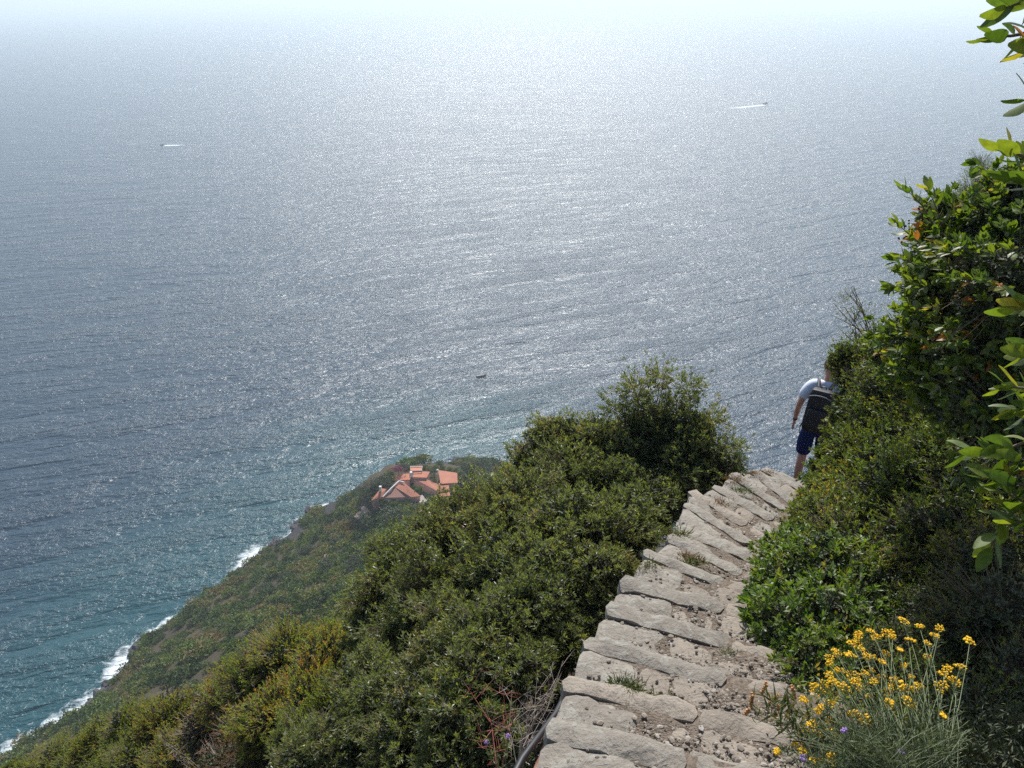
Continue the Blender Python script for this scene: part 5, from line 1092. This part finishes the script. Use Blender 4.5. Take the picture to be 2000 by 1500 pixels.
tuft(1405, 985, -3.80, 'patch of rust coloured dry leaves on the upper steps', M_DRYRED, 110, .06, 5); tuft(1432, 938, -4.03, 'rusty dry weeds along the edging stone near the crest', M_DRYRED, 110, .06, 6); tuft(1472, 925, -4.18, 'rusty weeds on the last visible steps', M_DRYRED, 90, .05, 7)
tuft(1310, 1045, -3.36, 'thin straw weeds at the outer edge under the shrub', M_GRASS, 200, .07, 8); tuft(1450, 960, -4.0, 'grey green weed on a step near the crest', M_HELI, 180, .06, 9); tuft(1425, 1275, -2.78, 'small grey leafed plant beside the hedge on the steps', M_HELI, 120, .03, 10); tuft(1500, 925, -4.25, 'brown weeds on the crest of the stairs', M_DRYRED, 60, .05, 11)
tuft(1265, 1105, -3.16, 'pale straw stalks on the left end of a mid step', M_GRASS, 90, .05, 12)
# dead twiggy bush, thistle, pipe and gutter at the foot of the wall
def twigs(name, label, base, tips_, mat, seed, n=5, r0=.004):
    base = Vector(base); rs = random.Random(seed); root = empty(name, base); tag(root, label, 'dead bush'); P_ = []
    for t_ in tips_:
        t_ = Vector(t_) - base; m_ = t_ * .5 + Vector((rs.uniform(-.06, .06), rs.uniform(-.06, .06), rs.uniform(0, .06))); P_.append(([Vector((0, 0, 0)), m_ * .5 + Vector((0, 0, .02)), m_, t_], r0, r0 * .3))
        for k in range(n):
            a = m_.lerp(t_, rs.uniform(-.3, .9)); e = a + Vector((rs.uniform(-.14, .14), rs.uniform(-.14, .14), rs.uniform(-.02, .16))); mm = a.lerp(e, .5) + Vector((rs.uniform(-.03, .03),) * 3); P_.append(([a, mm, e], r0 * .45, r0 * .2))
            for q in range(2): P_.append(([mm, mm + Vector((rs.uniform(-.07, .07), rs.uniform(-.07, .07), rs.uniform(0, .07)))], r0 * .3, r0 * .15))
    link('twig', limb_mesh('twig', P_, mat), root); return root
twigs('dead_bush', 'tangle of bare grey twigs against the foot of the wall', at(1010, 1500, 4.2), [at(*q) for q in ((1090, 1330, 4.2), (1060, 1380, 4.0), (1110, 1370, 4.1), (1050, 1310, 4.4), (1000, 1350, 4.4), (1080, 1420, 3.9), (1040, 1430, 4.0), (1000, 1390, 4.3), (1100, 1290, 4.5), (1030, 1345, 4.2))], M_DEADTWIG, 1, 6, .003)
twigs('dead_bush', 'bare reddish stems standing in front of the grey twigs', at(975, 1540, 3.9), [at(*q) for q in ((905, 1330, 4.2), (945, 1370, 4.0), (980, 1330, 4.1), (1010, 1380, 3.9), (960, 1420, 3.9))], M_REDTWIG, 2, 4, .0035)
for k, (px, py, lb) in enumerate([(560, 1420, 'fan of bare grey twigs sticking out of the rusty heath'), (480, 1390, 'dead branches over the brown shrub'), (360, 1440, 'pale dead twigs on the lower left shrub'), (620, 1430, 'grey dead branch crossing the dull shrub'), (860, 1420, 'thin dead twigs low in the leafy shrub')]):
    d_ = 8.6 if px > 500 else 10.4; d_ = 6.0 if px > 800 else d_
    twigs('dead_bush', lb, at(px + 60, py + 90, d_ * .99), [at(px + rs.uniform(-70, 60), py + rs.uniform(-70, 30), d_ * .96) for q in range(6)], M_DEADTWIG, 10 + k, 4, .0042)
b = at(985, 1530, 3.6); tp = [at(950, 1450, 3.6), at(992, 1437, 3.6)]
small_plant('thistle', 'purple thistle flower at the bottom left of the steps', 'flower', b, [[b, (b + t_) / 2, t_] for t_ in tp], PF, tp + [tp[0] + np.array([.006, 0, .004])], M_HELI, 40, (.04, .006), seed=9)
pp_ = [at(1108, 1352, 4.02), at(1085, 1395, 3.82), at(1055, 1435, 3.62), at(1020, 1482, 3.42), at(995, 1530, 3.3)]
tag(link('black_pipe', limb_mesh('black_pipe', [([tuple(p) for p in pp_], .016, .016)], plain('black_rubber', (.02, .02, .024), .5, .4))), 'black pipe running down along the foot of the stair wall', 'pipe')
V = []; F = []
gp = [at(1100, 1372, 4.05), at(1080, 1420, 3.8), at(1058, 1460, 3.62), at(1030, 1530, 3.4)]
for k, p in enumerate(gp):
    for dx, dz in ((0, 0), (.11, .03), (.11, -.12), (0, -.14)): V.append((p[0] + dx, p[1], p[2] + dz))
for k in range(3):
    for j in range(4): F.append((k * 4 + j, k * 4 + (j + 1) % 4, k * 4 + 4 + (j + 1) % 4, k * 4 + 4 + j))
F += [(0, 3, 2, 1), (12, 13, 14, 15)]
tag(link('rusty_gutter', mesh_np('rusty_gutter', np.array(V), np.array(F), stone_mat('rust', (0.16, .075, .055), (.26, .13, .10), .2))), 'rust red gutter strip beside the black pipe', 'gutter')
